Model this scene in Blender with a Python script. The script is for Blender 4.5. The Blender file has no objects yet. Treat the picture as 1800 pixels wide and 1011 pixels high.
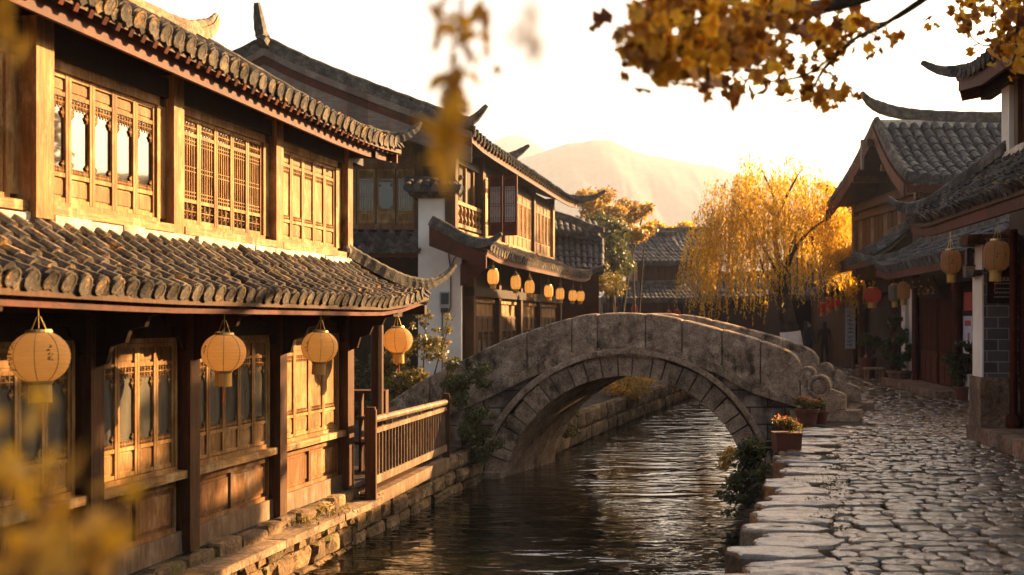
import bpy, math, random
import numpy as np
from mathutils import Vector, Matrix
R = math.radians
scene = bpy.context.scene
COL = scene.collection
V = Vector

# ---------------------------------------------------------------- camera, sky, sun, exposure
cam_d = bpy.data.cameras.new("camera")
cam_d.lens = 40; cam_d.sensor_width = 36; cam_d.sensor_fit = 'HORIZONTAL'
cam_d.shift_y = 59.5/1800
cam_d.clip_start = 0.05; cam_d.clip_end = 3000
cam_d.dof.use_dof = True; cam_d.dof.focus_distance = 14.5; cam_d.dof.aperture_fstop = 2.2
cam = bpy.data.objects.new("camera", cam_d); COL.objects.link(cam)
cam.location = (0, 0, 2.0); cam.rotation_euler = (R(90), 0, 0)
scene.camera = cam

SUN_AZ, SUN_EL = 55.0, 18.0          # degrees right of the view direction, above the horizon
world = bpy.data.worlds.new("World"); scene.world = world; world.use_nodes = True
wn = world.node_tree.nodes; wl = world.node_tree.links
wn.clear()
wo = wn.new('ShaderNodeOutputWorld'); wb = wn.new('ShaderNodeBackground')
sky = wn.new('ShaderNodeTexSky'); sky.sky_type = 'NISHITA'; sky.sun_disc = False
sky.sun_elevation = R(SUN_EL); sky.sun_rotation = R(SUN_AZ)
sky.air_density = 1.0; sky.dust_density = 6.0; sky.ozone_density = 0.6; sky.altitude = 300
wm_ = wn.new('ShaderNodeMix'); wm_.data_type = 'RGBA'; wm_.blend_type = 'MULTIPLY'; wm_.inputs[0].default_value = 1.0
wm_.inputs[7].default_value = (1.0, .93, .84, 1)     # low evening light
wl.new(sky.outputs[0], wm_.inputs[6]); wl.new(wm_.outputs[2], wb.inputs[0]); wl.new(wb.outputs[0], wo.inputs[0])
wb.inputs[1].default_value = 0.05

sun_d = bpy.data.lights.new("sun", 'SUN'); sun_d.energy = 5.0; sun_d.angle = R(0.6); sun_d.color = (1.0, 0.60, 0.26)
sun = bpy.data.objects.new("sun", sun_d); COL.objects.link(sun)
sdir = V((math.sin(R(SUN_AZ))*math.cos(R(SUN_EL)), math.cos(R(SUN_AZ))*math.cos(R(SUN_EL)), math.sin(R(SUN_EL))))
sun.rotation_euler = sdir.to_track_quat('Z', 'Y').to_euler(); sun.location = (30, 20, 30)

vs = scene.view_settings
vs.view_transform = 'Standard'; vs.look = 'None'; vs.exposure = 2.8; vs.gamma = 1.0
vs.use_curve_mapping = False
scene.cycles.max_bounces = 8; scene.cycles.volume_bounces = 1; scene.cycles.caustics_reflective = False
scene.cycles.caustics_refractive = False; scene.cycles.use_denoising = True

# ---------------------------------------------------------------- mesh helpers
ORG = {}
def tag(o, label=None, cat=None, group=None, kind=None):
    if label: o['label'] = label
    if cat: o['category'] = cat
    if group: o['group'] = group
    if kind: o['kind'] = kind
    return o
def thing(name, label, cat, loc, group=None):
    o = bpy.data.objects.new(name, None); COL.objects.link(o)
    o.empty_display_size = 0.2; o.location = loc
    ORG[o] = V(loc)
    return tag(o, label, cat, group)

class MB:
    def __init__(s): s.v = []; s.f = []
    def add(s, vs_, fs):
        b = len(s.v); s.v.extend([tuple(p) for p in vs_]); s.f.extend([tuple(i+b for i in f) for f in fs]); return s
    def hexa(s, p):   # p: 8 points, bottom 4 (ccw) then top 4
        return s.add(p, [(3,2,1,0),(4,5,6,7),(0,1,5,4),(1,2,6,5),(2,3,7,6),(3,0,4,7)])
    def box(s, x0, x1, y0, y1, z0, z1):
        return s.hexa([(x0,y0,z0),(x1,y0,z0),(x1,y1,z0),(x0,y1,z0),(x0,y0,z1),(x1,y0,z1),(x1,y1,z1),(x0,y1,z1)])
    def fb(s, fr, a0, a1, o0, o1, z0, z1):   # box in a facade frame
        P = fr.P
        return s.hexa([P(a0,o0,z0),P(a1,o0,z0),P(a1,o1,z0),P(a0,o1,z0),P(a0,o0,z1),P(a1,o0,z1),P(a1,o1,z1),P(a0,o1,z1)])
    def beam(s, p, q, w, h):
        p = V(p); q = V(q); t = (q-p).normalized()
        up = V((0,0,1)) if abs(t.z) < .95 else V((0,1,0))
        sd = t.cross(up).normalized()*(w/2); u = sd.cross(t).normalized()*(h/2)
        return s.hexa([p-sd-u, p+sd-u, q+sd-u, q-sd-u, p-sd+u, p+sd+u, q+sd+u, q-sd+u])
    def tube(s, pts, rad, n=8, cap=True):
        pts = [V(p) for p in pts]; m = len(pts)
        if not hasattr(rad, '__len__'): rad = [rad]*m
        ref = None; rings = []
        for i, p in enumerate(pts):
            t = (pts[min(i+1,m-1)]-pts[max(i-1,0)]).normalized()
            if ref is None: ref = V((1,0,0)) if abs(t.x) < .8 else V((0,1,0))
            a = (ref - t*ref.dot(t)).normalized(); b = t.cross(a); ref = a
            rings.append([p + (a*math.cos(2*math.pi*k/n) + b*math.sin(2*math.pi*k/n))*rad[i] for k in range(n)])
        vs_ = [q for r in rings for q in r]
        fs = [(i*n+k, i*n+(k+1)%n, (i+1)*n+(k+1)%n, (i+1)*n+k) for i in range(m-1) for k in range(n)]
        if cap: fs += [tuple(range(n-1,-1,-1)), tuple((m-1)*n+k for k in range(n))]
        return s.add(vs_, fs)
    def lathe(s, c, prof, n=16):
        c = V(c); m = len(prof)
        vs_ = [c+V((r*math.cos(2*math.pi*k/n), r*math.sin(2*math.pi*k/n), z)) for r, z in prof for k in range(n)]
        fs = [(i*n+k, i*n+(k+1)%n, (i+1)*n+(k+1)%n, (i+1)*n+k) for i in range(m-1) for k in range(n)]
        if prof[0][0] > 1e-4: fs.append(tuple(range(n-1,-1,-1)))
        if prof[-1][0] > 1e-4: fs.append(tuple((m-1)*n+k for k in range(n)))
        return s.add(vs_, fs)
    def sweep(s, pts, sec, scl=None, cap=True):   # section (side, up) swept along pts
        pts = [V(p) for p in pts]; m = len(pts); n = len(sec)
        if scl is None: scl = [1]*m
        vs_ = []
        for i, p in enumerate(pts):
            t = (pts[min(i+1,m-1)]-pts[max(i-1,0)]).normalized()
            sd = t.cross(V((0,0,1)))
            sd = sd.normalized() if sd.length > 1e-4 else V((1,0,0))
            u = sd.cross(t)
            k = scl[i]; kx, ky = k if hasattr(k, '__len__') else (k, k)
            vs_ += [p + sd*(x*kx) + u*(y*ky) for x, y in sec]
        fs = [(i*n+k, i*n+(k+1)%n, (i+1)*n+(k+1)%n, (i+1)*n+k) for i in range(m-1) for k in range(n)]
        if cap: fs += [tuple(range(n-1,-1,-1)), tuple((m-1)*n+k for k in range(n))]
        return s.add(vs_, fs)
    def extr(s, poly, d):   # polygon pushed along vector d
        n = len(poly); d = V(d); a = [V(p) for p in poly]
        return s.add(a+[p+d for p in a], [tuple(range(n-1,-1,-1)), tuple(range(n,2*n))] + [(k,(k+1)%n,n+(k+1)%n,n+k) for k in range(n)])
    def grid(s, pts):        # rows of points
        m = len(pts); n = len(pts[0])
        return s.add([p for r in pts for p in r], [(i*n+j, i*n+j+1, (i+1)*n+j+1, (i+1)*n+j) for i in range(m-1) for j in range(n-1)])
    def stone(s, c, sx, sy, z0, z1, rot, rnd, n=12, e=4.0, crown=.012, jit=.06):
        ca, sa = math.cos(rot), math.sin(rot); b = len(s.v)
        prof = [rnd.uniform(1-jit, 1+jit) for _ in range(n)]
        tx, ty = rnd.uniform(-.03,.03), rnd.uniform(-.03,.03)
        for k_, z in ((1.0, z0), (1.0, z1-.030), (.955, z1-.008), (.87, z1), (.45, z1+crown)):
            for k in range(n):
                a = 2*math.pi*(k+.5)/n
                c_, s_ = math.cos(a), math.sin(a)
                q = (abs(c_)**e+abs(s_)**e)**(-1/e)*k_*prof[k]
                x, y = c_*q*sx/2, s_*q*sy/2
                zz = z if z == z0 else z+tx*x+ty*y+rnd.uniform(-.005,.005)
                s.v.append((c[0]+x*ca-y*sa, c[1]+x*sa+y*ca, zz))
        s.f += [(b+i*n+k, b+i*n+(k+1)%n, b+(i+1)*n+(k+1)%n, b+(i+1)*n+k) for i in range(4) for k in range(n)]
        s.f.append(tuple(b+4*n+k for k in range(n)))
        return s
    def build(s, name, mat, parent=None, smooth=False, org=None):
        me = bpy.data.meshes.new(name)
        o_ = ORG[parent] if parent is not None else (V(org) if org is not None else V((0,0,0)))
        me.from_pydata([(p[0]-o_.x, p[1]-o_.y, p[2]-o_.z) for p in s.v], [], s.f)
        me.materials.append(mat)
        if smooth:
            me.polygons.foreach_set('use_smooth', [True]*len(me.polygons))
        me.update()
        o = bpy.data.objects.new(name, me); COL.objects.link(o)
        ORG[o] = o_
        if parent is not None: o.parent = parent
        else: o.location = o_
        return o

class Fr:
    """facade frame: a along the wall, o outwards, z up"""
    def __init__(s, ox, oy, tx, ty, flip=False):
        l = math.hypot(tx, ty); s.o = V((ox, oy, 0)); s.t = V((tx/l, ty/l, 0))
        s.n = V((s.t.y, -s.t.x, 0)) * (-1 if flip else 1)
    def P(s, a, o, z):
        return s.o + s.t*a + s.n*o + V((0,0,z))

def smooth_pts(pts, k=6):
    pts = [V(p) for p in pts]; out = []
    for i in range(len(pts)-1):
        p0 = pts[max(i-1,0)]; p1 = pts[i]; p2 = pts[i+1]; p3 = pts[min(i+2,len(pts)-1)]
        for j in range(k):
            t = j/k
            out.append(.5*((2*p1)+(p2-p0)*t+(2*p0-5*p1+4*p2-p3)*t*t+(3*p1-p0-3*p2+p3)*t*t*t))
    out.append(pts[-1]); return out
def interp(tab, x):
    if x <= tab[0][0]: return tab[0][1]
    for (a, b), (c, d) in zip(tab, tab[1:]):
        if x <= c: return b+(d-b)*(x-a)/(c-a)
    return tab[-1][1]
def px(x, y, d):                     # a pixel of the photograph at depth d
    return V(((x-900)/2000*d, d, 2+(565-y)/2000*d))

def copy_tree(o, parent=None):
    c = o.copy(); COL.objects.link(c)
    if parent is not None: c.parent = parent
    for ch in list(o.children): copy_tree(ch, c)
    return c

def fast_mesh(name, co, faces, mat, parent=None, org=None):
    """co (N,3), faces (M,4) numpy"""
    o_ = ORG[parent] if parent is not None else V(org)
    me = bpy.data.meshes.new(name)
    co = (co-np.array(o_)).astype(np.float32); m = len(faces); k = faces.shape[1]
    me.vertices.add(len(co)); me.vertices.foreach_set('co', co.ravel())
    me.loops.add(m*k); me.loops.foreach_set('vertex_index', faces.astype(np.int32).ravel())
    me.polygons.add(m); me.polygons.foreach_set('loop_start', np.arange(0, m*k, k, dtype=np.int32))
    me.polygons.foreach_set('loop_total', np.full(m, k, dtype=np.int32))
    me.materials.append(mat); me.update(calc_edges=True)
    o = bpy.data.objects.new(name, me); COL.objects.link(o); ORG[o] = o_
    if parent is not None: o.parent = parent
    else: o.location = o_
    return o
def leaf_quads(c, size, rng, aspect=.5, down=0.0, shape='leaf'):
    """c (N,3) centres; returns verts, faces of bent diamond leaves"""
    n = len(c)
    d = rng.normal(size=(n,3)); d[:,2] -= down; d /= np.linalg.norm(d,axis=1)[:,None]
    r = rng.normal(size=(n,3)); s = np.cross(d, r); s /= np.linalg.norm(s,axis=1)[:,None]
    nn = np.cross(d, s)
    L = (size*rng.uniform(.65,1.25,n))[:,None]; W = L*aspect
    if shape == 'leaf':
        p = [c-d*L*.5, c-d*L*.12+s*W*.5+nn*W*.12, c+d*L*.5, c-d*L*.12-s*W*.5+nn*W*.12]
        return np.stack(p,1).reshape(-1,3), np.arange(4*n).reshape(n,4)
    # lobed leaf: five-pointed, 3 quads
    def q(a,b,h=0.): return c+d*L*a+s*W*b+nn*W*h
    p = [q(-.5,0), q(-.3,.55,.1), q(.0,.3), q(.55,0,-.05), q(.0,-.3), q(-.3,-.55,.1), q(.2,.6,.12), q(.2,-.6,.12)]
    f = np.array([[0,1,2,4],[0,4,5,0],[2,6,3,4],[2,3,7,4]])
    f = np.array([[0,1,2,4],[2,6,3,4]]); g = np.array([[0,2,4,5],[2,3,7,4]])
    f = np.concatenate([f,g]); k = 8
    return np.stack(p,1).reshape(-1,3), (np.arange(n)[:,None,None]*k+f[None]).reshape(-1,4)
# ---------------------------------------------------------------- materials
def nm(name):
    m = bpy.data.materials.new(name); m.use_nodes = True
    nt = m.node_tree; return m, nt.nodes, nt.links, nt.nodes['Principled BSDF']
def ramp(nodes, links, fac, stops):
    r = nodes.new('ShaderNodeValToRGB'); e = r.color_ramp.elements
    while len(e) < len(stops): e.new(.5)
    for el, (p, c) in zip(e, stops): el.position = p; el.color = (*c, 1)
    links.new(fac, r.inputs[0]); return r.outputs[0]
def noise(nodes, links, scale, detail=4, map_scale=None, rough=.6, coord='Object', dist=0):
    tc = nodes.new('ShaderNodeTexCoord'); n = nodes.new('ShaderNodeTexNoise')
    n.inputs['Scale'].default_value = scale; n.inputs['Detail'].default_value = detail; n.inputs['Roughness'].default_value = rough
    n.inputs['Distortion'].default_value = dist
    if map_scale:
        mp = nodes.new('ShaderNodeMapping'); mp.inputs['Scale'].default_value = map_scale
        links.new(tc.outputs[coord], mp.inputs[0]); links.new(mp.outputs[0], n.inputs[0])
    else: links.new(tc.outputs[coord], n.inputs[0])
    return n.outputs[0]
def mix(nodes, links, fac, a, b, mode='MIX'):
    m = nodes.new('ShaderNodeMix'); m.data_type = 'RGBA'; m.blend_type = mode
    for s, x in ((0, fac), (6, a), (7, b)):
        if hasattr(x, 'is_output'): links.new(x, m.inputs[s])
        else: m.inputs[s].default_value = x if s == 0 else (*x, 1)
    return m.outputs[2]
def bump(nodes, links, h, bsdf, strength=.4, dist=.02):
    b = nodes.new('ShaderNodeBump'); b.inputs['Strength'].default_value = strength; b.inputs['Distance'].default_value = dist
    links.new(h, b.inputs['Height']); links.new(b.outputs[0], bsdf.inputs['Normal'])
def island(nodes):
    return nodes.new('ShaderNodeNewGeometry').outputs['Random Per Island']

def wood(name, lo, hi, worn=None, grain=(14,14,.9), rough=.6):
    m, n, l, b = nm(name)
    g = noise(n, l, 3.0, 8, grain, .72, dist=.5)
    c = ramp(n, l, g, [(.3, lo), (.52, tuple((a_+b_)*.5 for a_, b_ in zip(lo, hi))), (.68, hi)])
    ck = noise(n, l, 5.0, 5, (grain[0]*1.6, grain[1]*1.6, grain[2]*.8), .8, dist=.2)
    c = mix(n, l, ramp(n, l, ck, [(.60, (0,0,0)), (.70, (.75,.75,.75))]), c, tuple(x*.28 for x in lo))
    gr = noise(n, l, 1.3, 6, (1.6,1.6,.7), .75)
    c = mix(n, l, ramp(n, l, gr, [(.48, (0,0,0)), (.68, (.8,.8,.8))]), c, tuple(x*.55 for x in lo))
    if worn:
        w = noise(n, l, 2.2, 5, (2.2,2.2,1.0), .7)
        wf = ramp(n, l, w, [(.5, (0,0,0)), (.72, (1,1,1))])
        c = mix(n, l, wf, c, worn)
    iv = ramp(n, l, island(n), [(0, (.60,.57,.54)), (1, (1.2,1.2,1.16))])
    c = mix(n, l, 1.0, c, iv, 'MULTIPLY')
    l.new(c, b.inputs['Base Color']); b.inputs['Roughness'].default_value = rough; b.inputs['Specular IOR Level'].default_value = .12
    bump(n, l, g, b, .5, .012)
    return m
def stone(name, cols, dark, scale=3.0, rough=.85, stain=(.46,.66), bs=.6, bd=.02, moss=None, spec=.2, grit=True):
    m, n, l, b = nm(name)
    g = noise(n, l, scale, 8, None, .62)
    k = len(cols)
    c = ramp(n, l, g, [(.32+.36*i/(k-1), q) for i, q in enumerate(cols)])
    st = noise(n, l, scale*.55, 6, (1,1,.6), .7)
    sf = ramp(n, l, st, [(stain[0], (0,0,0)), (stain[1], (1,1,1))])
    c = mix(n, l, sf, c, dark)
    if moss:
        mo = noise(n, l, scale*.8+.37, 5, (1.3,1.3,1.3), .75)
        mf = ramp(n, l, mo, [(.55, (0,0,0)), (.68, (1,1,1))])
        c = mix(n, l, mf, c, moss)
    iv = ramp(n, l, island(n), [(0, (.66,.66,.66)), (1, (1.2,1.16,1.1))])
    c = mix(n, l, 1.0, c, iv, 'MULTIPLY')
    fine = noise(n, l, scale*7, 6, None, .75)
    if grit: c = mix(n, l, 1.0, c, ramp(n, l, fine, [(.36, (.42,.40,.38)), (.5, (1,1,1)), (.66, (1.45,1.42,1.36))]), 'MULTIPLY')
    l.new(c, b.inputs['Base Color']); b.inputs['Roughness'].default_value = rough; b.inputs['Specular IOR Level'].default_value = spec
    h = n.new('ShaderNodeMath'); h.operation = 'ADD'; l.new(g, h.inputs[0]); l.new(fine, h.inputs[1])
    bump(n, l, h.outputs[0], b, bs, bd)
    return m
def leaf(name, cols, trans=.5, rough=.5):
    m, n, l, b = nm(name)
    c = ramp(n, l, island(n), [(i/(len(cols)-1), q) for i, q in enumerate(cols)])
    l.new(c, b.inputs['Base Color']); b.inputs['Roughness'].default_value = rough
    t = n.new('ShaderNodeBsdfTranslucent'); l.new(c, t.inputs[0])
    ms = n.new('ShaderNodeMixShader'); ms.inputs[0].default_value = trans
    l.new(b.outputs[0], ms.inputs[1]); l.new(t.outputs[0], ms.inputs[2])
    l.new(ms.outputs[0], n['Material Output'].inputs[0])
    return m
def plain(name, col, rough=.5, metal=0., spec=None):
    m, n, l, b = nm(name)
    g = noise(n, l, 9, 4); c = ramp(n, l, g, [(.3, tuple(x*.8 for x in col)), (.7, tuple(min(1,x*1.12) for x in col))])
    l.new(c, b.inputs['Base Color']); b.inputs['Roughness'].default_value = rough; b.inputs['Metallic'].default_value = metal
    return m

M = {}
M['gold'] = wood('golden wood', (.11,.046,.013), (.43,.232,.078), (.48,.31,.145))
M['gold_h'] = wood('golden wood rail', (.13,.06,.02), (.44,.26,.10), (.52,.38,.22), (.9,.9,14))
M['panel'] = wood('weathered panel', (.11,.045,.015), (.28,.13,.042), (.30,.21,.13), (11,11,.5))
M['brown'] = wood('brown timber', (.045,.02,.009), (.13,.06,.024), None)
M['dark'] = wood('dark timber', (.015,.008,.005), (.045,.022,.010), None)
M['red'] = wood('red painted wood', (.05,.011,.006), (.125,.028,.012), (.07,.025,.012), (3,3,3))
M['rail'] = wood('grey weathered timber', (.10,.06,.034), (.24,.16,.10), (.32,.24,.17), (6,6,1.2))
M['greyboard'] = wood('weathered grey board', (.13,.10,.08), (.26,.21,.17), (.2,.09,.06), (1,8,8))
M['tile'] = stone('grey roof tile', [(.030,.026,.023), (.085,.072,.06), (.17,.145,.12)], (.02,.017,.014), 6, .85, (.50,.66), .6, .012, (.34,.20,.07))
M['tile_b'] = stone('grey roof tile far', [(.032,.031,.031), (.075,.072,.07), (.15,.143,.135)], (.025,.022,.021), 4, .8, (.55,.7), .4, .01)
M['ridge'] = stone('ridge mortar', [(.045,.04,.035), (.10,.088,.075), (.20,.175,.145)], (.025,.022,.018), 6, .85)
M['plaster'] = stone('white plaster', [(.62,.55,.47), (.72,.65,.57), (.78,.72,.65)], (.55,.50,.45), 1.6, .9, (.6,.8), .15, .006, grit=False)
M['band'] = stone('dirty plaster band', [(.50,.40,.30), (.68,.58,.47), (.74,.66,.56)], (.30,.22,.15), 5, .9, (.52,.7), .5, .02)
M['bridge'] = stone('bridge stone', [(.18,.12,.08), (.35,.25,.175), (.58,.44,.32)], (.05,.034,.024), 5.5, .88, (.52,.66), .9, .03)
M['arch'] = stone('arch stone', [(.22,.15,.10), (.38,.265,.18), (.52,.38,.27)], (.09,.06,.04), 5.0, .88, (.54,.68), .9, .03)
M['rubble'] = stone('rubble stone', [(.09,.055,.03), (.20,.13,.07), (.34,.235,.135)], (.04,.027,.017), 3.2, .9, (.5,.68), .8, .03, (.12,.12,.03))
M['ledge'] = stone('ledge stone', [(.13,.085,.05), (.23,.155,.095), (.33,.24,.16)], (.06,.04,.025), 3, .8)
M['cobble'] = stone('worn cobble', [(.085,.05,.028), (.155,.10,.06), (.25,.17,.105)], (.035,.021,.012), 4.2, .19, (.52,.68), .5, .008, (.11,.065,.018), .9)
M['base'] = stone('pillar base stone', [(.16,.085,.05), (.25,.15,.095), (.30,.22,.16)], (.09,.065,.045), 2.5, .9)
M['soil'] = stone('packed earth', [(.03,.022,.015), (.055,.042,.03), (.09,.07,.05)], (.02,.016,.012), 2, .95)
M['mount'] = stone('mountain forest', [(.035,.045,.025), (.06,.07,.04), (.10,.09,.055)], (.03,.035,.02), .015, .95, bs=.2)
M['terra'] = plain('terracotta', (.13,.042,.02), .85)
M['black'] = plain('black iron', (.03,.028,.026), .5)
M['grey'] = plain('grey enamel', (.32,.30,.28), .5)
M['brass'] = plain('brass', (.55,.36,.12), .38, .8)
M['ink'] = plain('black ink', (.03,.018,.01), .7)
M['redthread'] = plain('red thread', (.45,.05,.02), .7)
M['fringe'] = leaf('yellow fringe', [(.60,.36,.09), (.72,.46,.14)], .4, .8)
M['cream'] = plain('cream lettering', (.55,.45,.32), .6)
M['bark'] = stone('dark bark', [(.03,.022,.016), (.07,.05,.035), (.12,.085,.06)], (.02,.015,.01), 6, .95)
M['white'] = plain('whitewash', (.72,.70,.67), .9)
M['willow'] = leaf('willow leaf', [(.33,.17,.010), (.56,.32,.02), (.74,.47,.04), (.42,.27,.025)], .6)
M['maple'] = leaf('maple leaf', [(.14,.035,.004), (.36,.13,.01), (.66,.33,.02), (.82,.52,.05)], .65)  # darkest tone stands in for leaves shaded against the light
M['orange'] = leaf('orange leaf', [(.24,.12,.015), (.42,.25,.035), (.52,.36,.08)], .45)
M['green'] = leaf('green leaf', [(.035,.045,.012), (.07,.08,.02), (.14,.12,.03)], .35)
M['olive'] = leaf('olive leaf', [(.05,.05,.012), (.12,.10,.02), (.26,.17,.03), (.10,.09,.02)], .4)
M['petal'] = leaf('red petal', [(.40,.05,.02), (.55,.20,.05), (.50,.30,.12)], .3)
M['nearleaf'] = leaf('yellow leaf', [(.50,.24,.015), (.66,.36,.03), (.58,.30,.02)], .55)
M['cloth'] = plain('dark cloth', (.02,.02,.022), .8)
M['skin'] = plain('skin', (.40,.24,.16), .6)
M['blue'] = plain('blue print', (.10,.16,.36), .6)
M['poster'] = plain('pale poster', (.48,.52,.60), .6)
M['redprint'] = plain('red print', (.45,.07,.05), .6)

def _glass():
    m, n, l, b = nm('old window glass')
    b.inputs['Base Color'].default_value = (.03,.025,.02,1); b.inputs['Roughness'].default_value = .03
    b.inputs['IOR'].default_value = 1.75
    g = noise(n, l, 2.0, 2); bump(n, l, g, b, .05, .01); return m
M['glass'] = _glass()
def _dusty():
    m, n, l, b = nm('dusty window glass')
    g = noise(n, l, 3, 5, (3,3,.5)); c = ramp(n, l, g, [(.3,(.05,.045,.035)), (.7,(.13,.115,.085))])
    l.new(c, b.inputs['Base Color']); b.inputs['Roughness'].default_value = .22; b.inputs['IOR'].default_value = 1.6; return m
M['dusty'] = _dusty()
def _paper(name, col, glow, ecol=(1.0,.42,.08)):
    m, n, l, b = nm(name)
    tc = n.new('ShaderNodeTexCoord'); w = n.new('ShaderNodeTexWave'); w.wave_type = 'BANDS'; w.bands_direction = 'Z'
    w.inputs['Scale'].default_value = 28; w.inputs['Distortion'].default_value = 1.2; w.inputs['Detail'].default_value = 2
    l.new(tc.outputs['Object'], w.inputs[0])
    g = noise(n, l, 8, 3, (1,1,3))
    c = ramp(n, l, g, [(.3, tuple(x*.85 for x in col)), (.7, col)])
    c = mix(n, l, .3, c, w.outputs[0], 'MULTIPLY')
    l.new(c, b.inputs['Base Color']); b.inputs['Roughness'].default_value = .7
    t = n.new('ShaderNodeBsdfTranslucent'); l.new(c, t.inputs[0])
    ms = n.new('ShaderNodeMixShader'); ms.inputs[0].default_value = .6
    l.new(b.outputs[0], ms.inputs[1]); l.new(t.outputs[0], ms.inputs[2])
    l.new(ms.outputs[0], n['Material Output'].inputs[0])
    b.inputs['Emission Color'].default_value = (*ecol,1); b.inputs['Emission Strength'].default_value = glow
    bump(n, l, w.outputs[0], b, .7, .008)
    return m
M['paper'] = _paper('lantern paper', (.70,.40,.14), .10)
M['paper_b'] = _paper('small lantern paper', (.74,.47,.18), .22)
M['paper_dim'] = _paper('faint glow lantern paper', (.45,.25,.13), .012)  # faint glow put into the paper; no light burns inside
M['paper_white'] = _paper('white lantern paper', (.45,.40,.33), .0)
M['paper_red'] = _paper('red lantern paper', (.36,.035,.012), .018, (1.0,.10,.03))
def _brick():
    m, n, l, b = nm('dark grey brick')
    tc = n.new('ShaderNodeTexCoord'); mp = n.new('ShaderNodeMapping'); mp.inputs['Rotation'].default_value = (R(90),0,0)
    br = n.new('ShaderNodeTexBrick'); br.inputs['Scale'].default_value = 1; br.inputs['Brick Width'].default_value = .3; br.inputs['Row Height'].default_value = .16
    br.inputs['Mortar Size'].default_value = .008; br.inputs['Color1'].default_value = (.05,.045,.04,1); br.inputs['Color2'].default_value = (.12,.105,.095,1); br.inputs['Mortar'].default_value = (.26,.23,.20,1)
    l.new(tc.outputs['Object'], mp.inputs[0]); l.new(mp.outputs[0], br.inputs[0])
    g = noise(n, l, 12, 5); c = mix(n, l, .35, br.outputs[0], g, 'OVERLAY')
    l.new(c, b.inputs['Base Color']); b.inputs['Roughness'].default_value = .9
    bump(n, l, br.outputs[1], b, -.4, .01); return m
M['brick'] = _brick()
def _ashlar():
    m, n, l, b = nm('spandrel ashlar')
    tc = n.new('ShaderNodeTexCoord'); mp = n.new('ShaderNodeMapping'); mp.inputs['Rotation'].default_value = (R(90),0,0)
    br = n.new('ShaderNodeTexBrick'); br.inputs['Scale'].default_value = 1; br.inputs['Brick Width'].default_value = .62; br.inputs['Row Height'].default_value = .30
    br.inputs['Mortar Size'].default_value = .012; br.inputs['Color1'].default_value = (.18,.125,.085,1); br.inputs['Color2'].default_value = (.33,.235,.165,1); br.inputs['Mortar'].default_value = (.025,.018,.012,1)
    l.new(tc.outputs['Object'], mp.inputs[0]); l.new(mp.outputs[0], br.inputs[0])
    g = noise(n, l, 3, 7); sf = ramp(n, l, g, [(.45,(.25,.22,.2)), (.62,(1,1,1))])
    c = mix(n, l, 1., br.outputs[0], sf, 'MULTIPLY')
    l.new(c, b.inputs['Base Color']); b.inputs['Roughness'].default_value = .9
    f = noise(n, l, 20, 5); c2 = mix(n, l, .5, br.outputs[1], f)
    bump(n, l, f, b, .6, .02); return m
M['ashlar'] = _ashlar()
def _water():
    m, n, l, b = nm('river water')
    b.inputs['Base Color'].default_value = (.007,.007,.004,1); b.inputs['Roughness'].default_value = .025; b.inputs['IOR'].default_value = 1.75
    g1 = noise(n, l, 1.0, 2, (.9,2.1,1), .5, dist=.8); g2 = noise(n, l, 1.0, 2, (4,9,1), .5, dist=.6); g3 = noise(n, l, .35, 3)
    k = ramp(n, l, g3, [(.38, (.0,.0,.0)), (.62, (.26,.26,.26))])
    h = n.new('ShaderNodeMath'); h.operation = 'MULTIPLY_ADD'; l.new(g2, h.inputs[0]); l.new(k, h.inputs[1]); l.new(g1, h.inputs[2])
    bump(n, l, h.outputs[0], b, .6, .075); return m
M['water'] = _water()
M['papered'] = stone('papered window', [(.38,.25,.11), (.52,.36,.17), (.60,.44,.22)], (.30,.19,.08), 2.5, .85, bs=.1, bd=.004, grit=False)

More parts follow.
